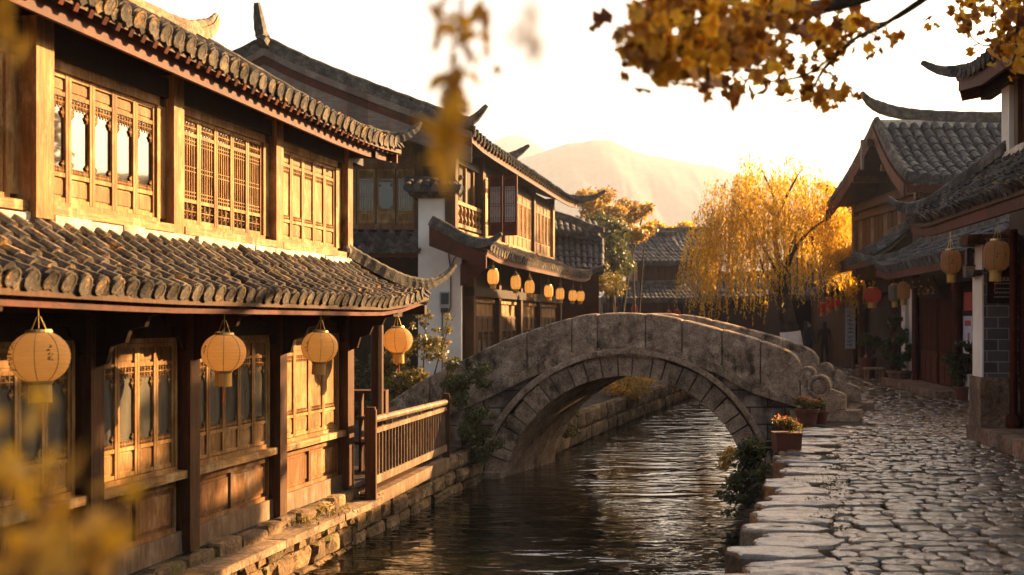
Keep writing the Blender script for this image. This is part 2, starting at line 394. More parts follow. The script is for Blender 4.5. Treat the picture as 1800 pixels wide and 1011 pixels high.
# ---------------------------------------------------------------- roofs
def roof(parent, E, Rg, rows, segs, r, sag=.05, seed=1, mat=None, deck=None, thick=.05, caps=True, deck_gap=.05, name='roof_tiles'):
    rnd = random.Random(seed); mb = MB(); mat = mat or M['tile']
    def S(u, v):
        p = Rg(u).lerp(E(u), v); p.z -= sag*math.sin(math.pi*v); return p
    up = V((0,0,1)); NH = 5
    for i in range(rows):
        u = (i+.5)/rows; du = .5/rows
        lift = rnd.uniform(-.008,.008)
        for k in range(segs):
            v0 = max(0, k/segs - .012); v1 = (k+1)/segs
            p0 = S(u, v0); p1 = S(u, v1); d = (p1-p0).normalized()
            a = (S(min(1,u+du), v1)-S(max(0,u-du), v1)).normalized()
            n = a.cross(d).normalized()
            if n.z < 0: n = -n
            a = d.cross(n)
            jl = rnd.uniform(-.008,.008); ja = rnd.uniform(-.010,.010)
            if rnd.random() < .03: jl += .014; ja += rnd.choice((-.022,.022))
            base = len(mb.v); ring = []
            for p, rr, off in ((p0, r*.86, 0), (p1, r*1.05, .010)):
                c = p + n*(off+lift+jl+.01) + a*ja
                ring.append([c + a*(math.cos(math.pi*q/NH)*rr) + n*(math.sin(math.pi*q/NH)*rr*1.05) for q in range(NH+1)])
            vs_ = ring[0]+ring[1]
            fs = [(q, q+1, NH+1+q+1, NH+1+q) for q in range(NH)] + [tuple(range(NH+1, 2*NH+2))]
            mb.add(vs_, fs)
            # pan tile: lower edge lifted so each course reads
            w0 = (S(min(1,u+du), v0)-S(max(0,u-du), v0)).length/2; w1 = (S(min(1,u+du), v1)-S(max(0,u-du), v1)).length/2
            q0 = S(min(1,u+2*du), v0).lerp(p0, .5); q1 = S(min(1,u+2*du), v1).lerp(p1, .5)
            jz = rnd.uniform(-.004,.004)
            def pan(c, w, z): return [c - a*w*.75 + n*(z+.012), c + n*(z-.028), c + a*w*.75 + n*(z+.012)]
            A = pan(q0, w0, -.004); B = pan(q1, w1, .012+jz)
            mb.add(A+B, [(0,1,4,3),(1,2,5,4)])
        if caps:
            p1 = S(u,1); d = (p1-S(u,.9)).normalized(); a = (S(min(1,u+du),1)-S(max(0,u-du),1)).normalized(); n = a.cross(d)
            if n.z < 0: n = -n
            a = d.cross(n); rr = r*rnd.uniform(1.05,1.2); c = p1 + n*(.012+lift) + d*.012
            tilt = rnd.uniform(-.15,.15); nn = (n + d*tilt).normalized()
            K = 10; o1 = [c + a*math.cos(2*math.pi*q/K)*rr + nn*math.sin(2*math.pi*q/K)*rr for q in range(K)]
            o2 = [p + d*.018 for p in o1]; o3 = [c + d*.018 + (p-c)*.78 for p in o1]; o4 = [p - d*.003 + d*.018 for p in [c + (p-c)*.70 for p in o1]]
            mb.add(o1+o2+o3+o4, [(x*K+q, x*K+(q+1)%K, (x+1)*K+(q+1)%K, (x+1)*K+q) for x in range(3) for q in range(K)] + [tuple(3*K+q for q in range(K))])
            q1 = S(min(1,u+2*du),1).lerp(p1,.5); w = (S(min(1,u+du),1)-S(max(0,u-du),1)).length*.42
            dz = -n
            poly = [q1 - a*w + n*.01, q1 - a*w*.7 + dz*r*.7, q1 + dz*r*1.35, q1 + a*w*.7 + dz*r*.7, q1 + a*w + n*.01]
            mb.extr([p + d*.004 for p in poly], d*.014)
    t = mb.build(name, mat, parent)
    if deck:
        nu, nv = 14, 6; db = MB()
        top = [[S(u/nu, .02+.96*v/nv) - up*deck_gap for v in range(nv+1)] for u in range(nu+1)]
        bot = [[p - up*thick for p in r_] for r_ in top]
        db.grid(top); db.grid([r_[::-1] for r_ in bot])
        db.grid([[r_[-1] for r_ in top], [r_[-1] for r_ in bot]]); db.grid([[r_[0] for r_ in top], [r_[0] for r_ in bot]])
        db.grid([top[0], bot[0]]); db.grid([top[-1], bot[-1]])
        db.build('roof_board', deck, parent)
    return S
RSEC = [(-.075,-.08),(-.075,.05),(-.05,.055),(-.05,.09),(-.03,.12),(0,.13),(.03,.12),(.05,.09),(.05,.055),(.075,.05),(.075,-.08)]
def ridge(parent, pts, scl=1.0, k=5, tipk=.35, tipfrom=.8, mat=None, name='ridge', both=False):
    p = smooth_pts(pts, k); m = len(p); sc = []
    for i in range(m):
        f = i/(m-1); s = 1.0
        if f > tipfrom: s = 1 + (tipk-1)*(f-tipfrom)/(1-tipfrom)
        if both and f < 1-tipfrom: s = 1 + (tipk-1)*(1-tipfrom-f)/(1-tipfrom)
        s *= scl*(1.04 if i % 2 else .97); sc.append(s)
    return MB().sweep(p, RSEC, sc).build(name, mat or M['ridge'], parent)
# ---------------------------------------------------------------- ground, river, mountains
LB = [(-6,-5.6),(4,-3.8),(10.24,-2.72),(12.4,-2.25),(13.65,-1.95),(17.5,-1.05),(19.6,-.45),(23,.80),(30,2.9),(38.6,5.6),(48,9.2),(60,13.0)]
RB = [(-6,-2.7),(0,-.93),(9.3,1.95),(14.8,3.55),(18.3,4.6),(22.5,5.25),(30,7.0),(38,9.0),(48,11.6),(60,14.4)]
def lb(y): return interp(LB, y)
def rb(y): return interp(RB, y)
g = MB(); Ys = [-60,-6,0,4,8,10.24,12.4,13.65,17.5,19.6,23,30,38.6,48,60]
for y0, y1 in zip(Ys, Ys[1:]):
    g.add([(-930,y0,-.06),(lb(y0)-.1,y0,-.06),(lb(y1)-.1,y1,-.06),(-930,y1,-.06)], [(0,1,2,3)])
    g.add([(rb(y0)+.1,y0,.2),(550,y0,.2),(550,y1,.2),(rb(y1)+.1,y1,.2)], [(0,1,2,3)])
    g.add([(lb(y0)-.1,y0,-.06),(lb(y0)-.1,y0,-1.6),(lb(y1)-.1,y1,-1.6),(lb(y1)-.1,y1,-.06)], [(0,1,2,3)])
    g.add([(rb(y0)+.1,y0,-1.6),(rb(y0)+.1,y0,.2),(rb(y1)+.1,y1,.2),(rb(y1)+.1,y1,-1.6)], [(0,1,2,3)])
    g.add([(lb(y0)-.1,y0,-1.6),(rb(y0)+.1,y0,-1.6),(rb(y1)+.1,y1,-1.6),(lb(y1)-.1,y1,-1.6)], [(0,1,2,3)])
g.add([(-930,60,-.06),(lb(60),60,-.06),(rb(60),60,.2),(550,60,.2),(550,2000,.2),(-930,2000,-.06)], [(0,1,2,3,4,5)])
g.add([(lb(60)-.1,60,-1.6),(rb(60)+.1,60,-1.6),(rb(60)+.1,60,.2),(lb(60)-.1,60,-.06)], [(0,1,2,3)])
tag(g.build('ground', M['soil']), kind='structure')
w = MB(); Wy = [-6,0,4,8,10.24,12.4,13.65,17.5,19.6,23,30,38.6,48,60]
for y0, y1 in zip(Wy, Wy[1:]):
    w.add([(lb(y0)-.08,y0,-.7),(rb(y0)+.08,y0,-.7),(rb(y1)+.08,y1,-.7),(lb(y1)-.08,y1,-.7)], [(0,1,2,3)])
tag(w.build('river', M['water']), kind='structure')

def mountain(name, d, prof, depth, seed):
    """prof: (pixel x, pixel y) skyline; ridge modelled as terrain that falls away to both sides"""
    rnd = np.random.default_rng(seed); rows = []
    xs = np.linspace(prof[0][0], prof[-1][0], 450)
    nz = np.zeros(450)
    for o in range(1, 8):
        nz += np.interp(np.arange(450), np.linspace(0,449,int(6*2**o)+2), rnd.normal(size=int(6*2**o)+2))*1.6/1.7**o
    for j in range(-14, 9):
        s = j/14 if j < 0 else j/8
        r = []
        for i, x in enumerate(xs):
            top = px(x, interp(prof, x), d); h = max(2., top.z+nz[i]*.42*d/300)
            f = max(0., 1-abs(s)**1.15)
            wob = (nz[(i*3+j*11) % 450]*1.2 + nz[(i+j*7) % 450])*.5*(1-f)*f*4*d/300
            r.append((top.x*(1+s*depth/d*.2), d+s*depth, -1+(h+1)*f+wob))
        rows.append(r)
    return tag(MB().grid(rows).build(name, M['mount'], smooth=True), kind='structure')
mountain('mountain', 1100, [(250,420),(420,330),(560,300),(700,300),(800,288),(890,286),(950,266),(985,254),(1012,249),(1040,246),(1068,247),(1088,253),(1120,262),(1170,273),(1220,284),(1300,306),(1400,318),(1470,322),(1500,316),(1560,330),(1680,400),(1740,440)], 400, 4)
mountain('mountain', 1500, [(350,420),(520,330),(700,300),(820,270),(870,248),(890,240),(906,237),(925,241),(945,252),(970,268),(1010,290),(1080,320),(1160,360),(1300,420)], 300, 9)

mountain('mountain', 430, [(1950,430),(2200,320),(2450,262),(2700,240),(2950,205),(3150,215),(3380,300)], 120, 14)
# ---------------------------------------------------------------- masonry
def masonry(mb, pts, z0, z1, rh, lens, rnd, side=1, depth=.14, jit=.03):
    """rough blocks along a polyline of (x,y); side = +1 faces to the right of travel"""
    P = [V((x,y,0)) for x, y in pts]; L = [0]
    for a, b in zip(P, P[1:]): L.append(L[-1]+(b-a).length)
    def at(s):
        for i in range(len(P)-1):
            if s <= L[i+1] or i == len(P)-2:
                t = (P[i+1]-P[i]).normalized(); return P[i]+t*(s-L[i]), V((t.y,-t.x,0))*side, t
    z = z0
    while z < z1-.02:
        h = min(rnd.uniform(.8,1.2)*rh, z1-z)
        if z1-z-h < rh*.35: h = z1-z
        s = -rnd.uniform(0, lens[0])
        while s < L[-1]:
            l = rnd.uniform(*lens); s0, s1 = max(0,s), min(L[-1], s+l); s += l
            if s1-s0 < .05: continue
            c, n, t = at((s0+s1)/2); g_ = .008; hw = (s1-s0)/2-g_; pr = rnd.uniform(-jit, jit)
            def q(u, v, o): return c+t*(u*hw)+n*(o+pr)+V((0,0,z+h/2+v*(h/2-g_)))
            b = len(mb.v); k = [-1,-.72,0,.72,1]; gr = []
            for v in k:
                for u in k:
                    e = max(abs(u),abs(v)); o = 0 if e > .9 else (depth*.30 if e > .5 else depth*.42)
                    gr.append(q(u+rnd.uniform(-.07,.07), v+rnd.uniform(-.07,.07), o+rnd.uniform(-.018,.018)))
            mb.v += [tuple(p) for p in gr]
            mb.f += [(b+i*5+j, b+i*5+j+1, b+(i+1)*5+j+1, b+(i+1)*5+j) for i in range(4) for j in range(4)]
            bk = [q(u,v,-depth) for u, v in ((-1,-1),(1,-1),(1,1),(-1,1))]; b2 = len(mb.v); mb.v += [tuple(p) for p in bk]
            e4 = [b, b+4, b+24, b+20]
            mb.f += [(e4[i], b2+i, b2+(i+1)%4, e4[(i+1)%4]) for i in range(4)]
        z += h
rnd = random.Random(11)
mb = MB(); masonry(mb, [(x+.02,y) for y, x in LB if 10 < y <= 13.7], -1.25, -.235, .21, (.22,.5), rnd)
masonry(mb, [(lb(y)+.02,y) for y in (3,6,10.24)], -1.25, -.235, .21, (.22,.5), rnd)
tag(mb.build('quay_wall', M['rubble'], org=(-2.5,11,-.7)), 'rough sunlit rubble stone wall dropping from the wooden shop to the water', 'stone wall')
mb = MB(); masonry(mb, [(lb(y)+.02,y) for y in (13.72,15,17.5,19.3)], -1.25, -.10, .23, (.3,.7), rnd)
tag(mb.build('quay_wall', M['rubble'], org=(-1.2,16,-.7)), 'shaded stone river wall under the wooden railing', 'stone wall')
mb = MB(); masonry(mb, [(lb(y)+.02,y) for y in (22.4,26,30,34,38.6,44,50)], -1.25, 0, .3, (.4,.9), rnd)
tag(mb.build('quay_wall', M['rubble'], org=(2.9,30,-.7)), 'river wall seen through the bridge arch on the far side', 'stone wall')
mb = MB(); masonry(mb, [(rb(y)-.02,y) for y in (3,6,9.3,12,14.8,18.3,19.7)], -1.25, .12, .23, (.3,.6), rnd, side=-1)
tag(mb.build('quay_wall', M['rubble'], org=(3.5,14.8,-.7)), 'dark stone river wall carrying the edge of the cobbled street', 'stone wall')
mb = MB(); masonry(mb, [(rb(y)-.02,y) for y in (22.3,26,30,38,46)], -1.25, .25, .3, (.4,.9), rnd, side=-1)
tag(mb.build('quay_wall', M['rubble'], org=(7,30,-.7)), 'far right river wall behind the bridge below the willow', 'stone wall')

# cobbled street --------------------------------------------------
def street_right(y):
    a = 6.72+.125*(y-16.8); b = 10.3+.135*(y-27)
    return a if y < 17.2 else b
def street_left(y):
    return rb(y)+.02 if y < 18.6 else (6.05 if y < 20.9 else rb(y)+.05)
mb = MB(); rnd = random.Random(5)
y = 4.4
while y < 17.8:                                      # big edge slabs, jutting over the water
    l = rnd.uniform(.20,.46); wv = rnd.uniform(.42,.95); out = rnd.uniform(-.14,.10)
    xl = rb(y+l/2)-out
    mb.stone((xl+wv/2, y+l/2), wv, l*.985, .02, .30+rnd.uniform(-.02,.02), R(-3)+rnd.uniform(-.06,.06), rnd, 18, 3.8, .014, .11)
    y += l
y = 4.2; row = 0
while y < 52:
    d = rnd.uniform(.16,.28)*(1 if y < 26 else 1.5 if y < 36 else 2.2)
    xl = street_left(y)+(.72 if y < 18.2 else 0); xr = street_right(y)+.25
    x = xl - rnd.uniform(0,.25)
    ph = rnd.uniform(-.02,.02)
    while x < xr:
        wv = rnd.uniform(.17,.38)*(1 if y < 26 else 1.5)
        xc = x+wv/2; q = (xc-xl)
        yy = y+d/2 + .10*math.sin(q*1.15+.4)+.045*math.sin(q*3.1+row*.5)-.16*q*.3
        if xc > street_left(yy)+(.5 if yy < 18 else 0) and xc < street_right(yy)+.1:
            n = 12 if yy < 20 else 8
            cs = .005
            mb.stone((xc, yy), wv*.965, d*.965, .2, .285+rnd.uniform(-.013,.014), -.045+rnd.uniform(-.05,.05)+.11*math.cos(q*1.15+.4), rnd, n, 4.4, cs, .07)
        x += wv
    y += d*.97; row += 1
tag(mb.build('cobbled_street', M['cobble']), kind='structure')
bed = MB(); ys = [4,6,9,12,15,17.1,17.3,18.6,21,26,32,40,52]
bed.grid([[(rb(y)+.1,y,.255),(street_right(y)+.6,y,.255)] for y in ys])
tag(bed.build('street_bedding', M['soil']), kind='structure')

# ---------------------------------------------------------------- bridge
BA = V((1,.04,0)).normalized(); BW = V((.40,.92,0)).normalized(); BC = V((1.99,19.8,0)); BWID = 2.3
def bp(u, z, wv=0): return BC+BA*u+BW*wv+V((0,0,z))
ZC = -1.1; RI = 2.155; RO = 2.50
TOP = [(-4.2,.55),(-3.5,1.02),(-2.78,1.376),(-2.29,1.60),(-1.69,1.84),(-1.0,2.06),(-.5,2.14),(0,2.16),(.58,2.12),(1.18,2.0),(1.87,1.82),(2.47,1.65),(3.06,1.41)]
STR = [(-4.2,.02),(-3.5,.37),(-2.42,.83),(-1.65,1.20),(-.98,1.446),(-.32,1.555),(.35,1.545),(1.18,1.416),(1.68,1.22),(2.17,.95),(2.92,.70),(3.3,.58),(3.7,.45)]
sm = lambda t: [(p.x,p.y) for p in smooth_pts([(a,b,0) for a,b in t], 4)]
TOPs, STRs = sm(TOP), sm(STR)
top = lambda u: interp(TOPs, u); stz = lambda u: interp(STRs, u)
br = thing('stone_bridge', 'humped single arch stone bridge with solid slab parapets over the river', 'bridge', bp(0,-.7))
rnd = random.Random(8)
for face, w0, sgn in ((0, 0, -1), (1, BWID, 1)):
    mb = MB(); N = 25; th0 = math.asin(.12/RI)
    edges = [th0+(math.pi-2*th0)*i/N for i in range(N+1)]
    for i in range(1, N): edges[i] += rnd.uniform(-.02,.02)
    for a0, a1 in zip(edges, edges[1:]):
        pr = rnd.uniform(.02,.05); gp = .006; ro = RO+rnd.uniform(-.02,.03)
        pts = []
        for wv in (w0-sgn*.25, w0+sgn*pr):
            pts += [bp(-r_*math.cos(a), ZC+r_*math.sin(a), wv) for r_, a in ((RI,a0+gp),(ro,a0+gp*.9),(ro,a1-gp*.9),(RI,a1-gp))]
        mb.hexa(pts)
    mb.build('arch_ring', M['arch'], br)
    mb = MB(); pts = [bp(-(RO+.09)*math.cos(a), ZC+(RO+.09)*math.sin(a), w0+sgn*.04) for a in np.linspace(math.pi-.02,.02,40)]
    mb.sweep(pts, [(-.07,-.05),(.07,-.05),(.07,.03),(.03,.05),(-.03,.05),(-.07,.03)]); mb.build('arch_moulding', M['arch'], br)
    mb = MB(); us = np.linspace(-4.2, 3.7, 80); lo = []; hi = []
    for u in us:
        rr = RO+.02; z = ZC+math.sqrt(max(0, rr*rr-u*u)) if abs(u) < rr else -1.2
        lo.append(bp(u, max(-1.2,z), w0)); hi.append(bp(u, stz(u), w0))
    mb.grid([lo, hi]); mb.build('spandrel_wall', M['ashlar'], br)
    mb = MB(); u = -4.2
    while u < 3.6:                                    # string course in separate stones
        l = rnd.uniform(.34,.62); q = [u+.006+(l-.012)*k/4 for k in range(5)]; q = [min(3.7,x) for x in q]
        pj = rnd.uniform(0,.025)
        for x0, x1 in zip(q, q[1:]):
            if x1 <= x0: continue
            mb.hexa([bp(x0,stz(x0)-.17,w0-sgn*.1),bp(x1,stz(x1)-.17,w0-sgn*.1),bp(x1,stz(x1)-.17,w0+sgn*(.07+pj)),bp(x0,stz(x0)-.17,w0+sgn*(.07+pj)),
                     bp(x0,stz(x0),w0-sgn*.1),bp(x1,stz(x1),w0-sgn*.1),bp(x1,stz(x1),w0+sgn*(.09+pj)),bp(x0,stz(x0),w0+sgn*(.09+pj))])
        u += l
    mb.build('string_course', M['bridge'], br)
    J = [-4.2,-3.4,-2.55,-1.72,-.95,-.5,.34,.98,1.68,2.36,3.06]
    for j, (u0, u1) in enumerate(zip(J, J[1:])):
        mb = MB(); q = np.linspace(u0+.012, u1-.012, 9); off = rnd.uniform(-.012,.012); dz = rnd.uniform(-.008,.008)
        rows = []
        last = (j == len(J)-2)
        for x in q:
            zt = top(x)+dz; zb = stz(x)-.03
            if last: zt -= .11*max(0,(x-u1+.18)/.18)**2
            c0, c1 = w0-sgn*(.19-off), w0+sgn*(.03+off)
            bev = .03 if q[0] < x < q[-1] else .045
            e = .012 if x in (q[0], q[-1]) else 0
            rows.append([bp(x,zb,c1-sgn*e),bp(x,zt-bev,c1-sgn*e),bp(x,zt-.008-e,c1-sgn*.03),bp(x,zt-e,(c0+c1)/2),bp(x,zt-.008-e,c0+sgn*.03),bp(x,zt-bev,c0+sgn*e),bp(x,zb,c0+sgn*e)])
        mb.grid(rows); n7 = len(mb.v); mb.f.append(tuple(range(6,-1,-1))); mb.f.append(tuple(n7-7+k for k in range(7)))
        mb.build('parapet_slab', M['bridge'], br)
    # end post, drum stone, foot stone
    def disc(mb, uc, zc, r_, w_a, w_b, n=20, rings=True):
        ws = (w_a, w_b)
        R1 = [[bp(uc+r_*k*math.cos(2*math.pi*i/n), zc+r_*k*math.sin(2*math.pi*i/n), wv) for i in range(n)] for k, wv in ((1,ws[0]),(1,ws[1]-sgn*.02),(.94,ws[1]),(.74,ws[1]),(.70,ws[1]-sgn*.02),(.62,ws[1]-sgn*.02),(.56,ws[1]),(.2,ws[1]+sgn*.012))]
        mb.add([p for r in R1 for p in r], [(a*n+i, a*n+(i+1)%n, (a+1)*n+(i+1)%n, (a+1)*n+i) for a in range(7) for i in range(n)]+[tuple(range(n)), tuple(7*n+i for i in range(n))])
    mb = MB(); disc(mb, 3.18, 1.06, .155, w0-sgn*.2, w0+sgn*.04)
    mb.hexa([bp(3.075,.60,w0-sgn*.19),bp(3.30,.60,w0-sgn*.19),bp(3.30,.60,w0+sgn*.03),bp(3.075,.60,w0+sgn*.03),bp(3.075,1.05,w0-sgn*.19),bp(3.30,1.05,w0-sgn*.19),bp(3.30,1.05,w0+sgn*.03),bp(3.075,1.05,w0+sgn*.03)])
    mb.build('end_post', M['bridge'], br)
    mb = MB(); disc(mb, 3.40, .86, .205, w0-sgn*.22, w0+sgn*.07); mb.build('drum_stone', M['bridge'], br)
    mb = MB(); mb.extr([bp(u,z,w0-sgn*.2) for u,z in ((3.45,.46),(3.86,.46),(3.86,.70),(3.80,.74),(3.58,.82),(3.45,.82))], BW*sgn*.25); mb.build('foot_stone', M['arch'], br)
    mb = MB(); mb.extr([bp(u,z,w0-sgn*.3) for u,z in ((2.9,.22),(4.12,.22),(4.12,.44),(2.9,.455))], BW*sgn*.42); mb.build('plinth', M['arch'], br)
mb = MB(); aa = np.linspace(.02, math.pi-.02, 33)
mb.grid([[bp(-(RI+.003)*math.cos(a), ZC+(RI+.003)*math.sin(a), wv) for a in aa] for wv in np.linspace(.1,BWID-.1,6)])
mb.build('barrel_vault', M['arch'], br)
mb = MB(); us = np.linspace(-4.2, 3.1, 40)
mb.grid([[bp(u, stz(u)+.06, wv) for u in us] for wv in (.12, BWID-.12)])
for k in range(3):
    u0 = 3.1+.3*k; z1 = .72-.14*k; mb.hexa([bp(u0,.22,.15),bp(u0+.3,.22,.15),bp(u0+.3,.22,BWID-.15),bp(u0,.22,BWID-.15),bp(u0,z1,.15),bp(u0+.3,z1,.15),bp(u0+.3,z1,BWID-.15),bp(u0,z1,BWID-.15)])
mb.build('deck', M['cobble'], br)
for sg, (ua, ub) in ((1,(-2.75,-2.12)), (-1,(2.12,2.7))):
    mb = MB(); mb.hexa([bp(ua,-1.3,-.22),bp(ub,-1.3,-.22),bp(ub,-1.3,BWID+.1),bp(ua,-1.3,BWID+.1),bp(ua,-.60,-.22),bp(ub,-.60,-.22),bp(ub,-.60,BWID+.1),bp(ua,-.60,BWID+.1)])
    mb.build('footing', M['arch'], br)
# ---------------------------------------------------------------- window leaves
def carved(mb, fr, a0, a1, o, z0, z1, rnd, d=.012, n=3):
    """fretwork: scrolled bars filling a rectangle"""
    W, H = a1-a0, z1-z0; k = max(2, int(round(W/H*2)))
    def P(x, z): return fr.P(a0+W*x, o, z0+H*z)
    for i in range(k):
        cx = (i+.5)/k; r = .42
        pts = [P(cx+math.cos(t)*r/k*(1-t/12), .5+math.sin(t)*r*(1-t/12)*.95) for t in np.linspace(i%2*math.pi, i%2*math.pi+7.5, 12)]
        mb.tube(pts, d*.42, 4)
    mb.beam(P(0,.5), P(1,.5), d*.7, d*.7)
    for i in range(1,k): mb.beam(P(i/k,0), P(i/k,1), d*.7, d*.7)
def window_leaf(parent, fr, a0, a1, z0, z1, o, style, rnd, wm, glass, st=.032, small=False):
    """one casement: frame with top and bottom panel, pane, fretwork"""
    H = z1-z0; W = a1-a0; dpt = .035
    zt, zb = z1-H*.16, z0+H*.21
    f = MB()
    f.fb(fr,a0,a0+st,o-dpt,o,z0,z1); f.fb(fr,a1-st,a1,o-dpt,o,z0,z1)
    i0, i1 = a0+st, a1-st
    for za, zb_ in ((z0,z0+st),(zb-st/2,zb+st/2),(zt-st/2,zt+st/2),(z1-st,z1)): f.fb(fr,i0,i1,o-dpt+.004,o-.004,za,zb_)
    if style != 'slat':
        f.fb(fr,i0,i1,o-dpt+.008,o-.022,z0+st,zb-st/2); f.fb(fr,i0+.02,i1-.02,o-.022,o-.014,z0+st+.02,zb-st/2-.02)
        f.fb(fr,i0,i1,o-dpt+.008,o-.022,zt+st/2,z1-st); f.fb(fr,i0+.02,i1-.02,o-.022,o-.014,zt+st/2+.02,z1-st-.02)
    w_ = f.build('window', wm, parent)
    za, zc = zb+st/2, zt-st/2
    if style == 'board':
        p = MB(); p.fb(fr,i0,i1,o-dpt+.006,o-.016,za,zc); p.build('panel_board', wm, w_)
        
        for z0_, z1_ in ((zc-H*.07, zc), (za, za+H*.05)): l = MB(); carved(l, fr, i0, i1, o-.014, z0_, z1_, rnd); l.build('fretwork', wm, w_)
        return w_
    p = MB(); p.fb(fr,i0,i1,o-dpt+.006,o-dpt+.012,za if style != 'slat' else z0+st,zc if style != 'slat' else z1-st); p.build('pane', glass, w_)
    l = MB()
    if style == 'fret':
        hz = H*.085
        carved(l, fr, i0, i1, o-.012, zc-hz, zc, rnd)
        for s0, s1 in ((i0, i0+W*.16), (i1-W*.16, i1)): carved(l, fr, s0, s1, o-.012, zc-hz*1.9, zc-hz, rnd)
        l.build('fretwork', wm, w_); l = MB()
        carved(l, fr, i0, i1, o-.012, za, za+hz*.55, rnd)
        for s0, s1 in ((i0, i0+W*.14), (i1-W*.14, i1)): carved(l, fr, s0, s1, o-.012, za+hz*.55, za+hz*1.15, rnd)
    else:
        n = 5
        for k in range(1,n+1):
            a = i0+(i1-i0)*k/(n+1); l.fb(fr,a-.0045,a+.0045,o-.02,o-.008,za,zc)
        for fz in (.06,.12,.45,.52,.88,.94): z = za+(zc-za)*fz; l.fb(fr,i0,i1,o-.019,o-.010,z-.004,z+.004)
        if style == 'slat':
            
            for z0_, z1_ in ((z0+st, zb-st/2), (zt+st/2, z1-st)): l2 = MB(); carved(l2, fr, i0, i1, o-.012, z0_, z1_, rnd); l2.build('carved_panel', wm, w_)
    l.build('fretwork', wm, w_)
    return w_

# ---------------------------------------------------------------- near shop house on the left
F1 = Fr(-2.03, 14.0, -.2258, -.9742); F1.n = V((.9742,-.2258,0))
h1 = thing('timber_house', 'two storey timber shop house with golden carved windows nearest the camera on the left', 'house', F1.P(3, -1, -.15))
rnd = random.Random(3)
AN = 8.4
# body behind the facade
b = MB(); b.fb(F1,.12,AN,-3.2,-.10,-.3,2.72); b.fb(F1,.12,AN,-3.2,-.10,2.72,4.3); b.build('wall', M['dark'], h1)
# plinth stones, ledge
mb = MB(); a = .0
while a < AN:
    l = rnd.uniform(.35,.75); hgt = rnd.uniform(-.05,.0); d_ = rnd.uniform(.17,.25)
    c = F1.P(a+l/2, d_/2-.02, 0); mb.stone((c.x,c.y), l*.97, d_+.06, -.16, -.03+hgt, math.atan2(F1.t.y,F1.t.x), rnd, 14, 5, .01, .05); a += l
mb.build('plinth', M['rubble'], h1)
mb = MB(); a = -.05
while a < AN:
    l = rnd.uniform(.9,1.6); mb.fb(F1,a,a+l-.012,-.05,.45+rnd.uniform(-.02,.02),-.235,-.155+rnd.uniform(-.006,.006)); a += l
mb.build('stone_ledge', M['ledge'], h1)
# posts
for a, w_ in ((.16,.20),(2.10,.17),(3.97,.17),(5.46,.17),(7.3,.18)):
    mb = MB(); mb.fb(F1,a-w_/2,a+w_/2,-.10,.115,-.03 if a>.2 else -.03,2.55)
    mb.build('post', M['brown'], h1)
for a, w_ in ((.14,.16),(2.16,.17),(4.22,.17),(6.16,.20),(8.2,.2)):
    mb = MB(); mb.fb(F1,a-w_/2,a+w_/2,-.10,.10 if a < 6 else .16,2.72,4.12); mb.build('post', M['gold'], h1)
# beams
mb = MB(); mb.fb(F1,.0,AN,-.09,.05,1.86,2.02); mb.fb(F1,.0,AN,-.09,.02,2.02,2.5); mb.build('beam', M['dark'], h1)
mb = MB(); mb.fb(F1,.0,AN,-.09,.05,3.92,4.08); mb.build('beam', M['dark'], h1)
LOW = [(.30,2.0,4,'board'),(2.22,3.86,5,'fret'),(4.10,5.34,4,'fret'),(5.60,7.18,5,'fret')]
for i, (a0,a1,n,stl) in enumerate(LOW):
    wd = M['gold'] if i != 1 else M['gold']
    mb = MB(); mb.fb(F1,a0-.08,a1+.10,-.09,.09,.62,.69); mb.build('sill', M['gold_h'], h1)
    mb = MB(); mb.fb(F1,a0,a1,-.10,-.03,.15,.62)
    k = 2; mb.fb(F1,a0,a1,-.03,.0,.54,.62); mb.fb(F1,a0,a1,-.03,.0,.15,.19)
    for j in range(k+1):
        c = a0+(a1-a0)*j/k; mb.fb(F1,max(a0,c-.03),min(a1,c+.03),-.03,.002,.19,.54)
    for j in range(k): 
        w_ = (a1-a0)/k; mb.fb(F1,a0+w_*j+.06,a0+w_*(j+1)-.06,-.03,-.014,.23,.50)
    mb.build('wainscot', M['panel'], h1)
    mb = MB(); mb.fb(F1,a0-.1,a1+.1,-.10,.035,-.05,.15); mb.build('ground_sill', M['rail'], h1)
    mb = MB()
    for z0, z1 in ((.69,.73),(1.82,1.86)): mb.fb(F1,a0,a1,-.08,.015,z0,z1)
    mb.fb(F1,a0,a0+.035,-.08,.015,.73,1.82); mb.fb(F1,a1-.035,a1,-.08,.015,.73,1.82); mb.build('window_frame', M['gold'], h1)
    w_ = (a1-a0-.07)/n
    for j in range(n):
        window_leaf(h1, F1, a0+.035+w_*j+.003, a0+.035+w_*(j+1)-.003, .735, 1.815, .0, stl, rnd, M['gold'], M['dusty'])
UP = [(.36,2.0,5,'board'),(2.34,4.05,5,'slat'),(4.40,6.0,5,'fret'),(6.35,8.05,5,'fret')]
for i, (a0,a1,n,stl) in enumerate(UP):
    mb = MB(); mb.fb(F1,a0-.10,a1+.06,-.09,.10,2.765,2.835); mb.build('sill', M['gold_h'], h1)
    mb = MB()
    for z0, z1 in ((2.835,2.88),(3.84,3.92)): mb.fb(F1,a0,a1,-.08,.02,z0,z1)
    mb.fb(F1,a0-.1,a0+.04,-.08,.02,2.88,3.84); mb.fb(F1,a1-.04,a1+.1,-.08,.02,2.88,3.84); mb.build('window_frame', M['gold'], h1)
    w_ = (a1-a0-.08)/n
    for j in range(n):
        window_leaf(h1, F1, a0+.04+w_*j+.003, a0+.04+w_*(j+1)-.003, 2.885, 3.835, .0, stl, rnd, M['gold'], M['glass'])
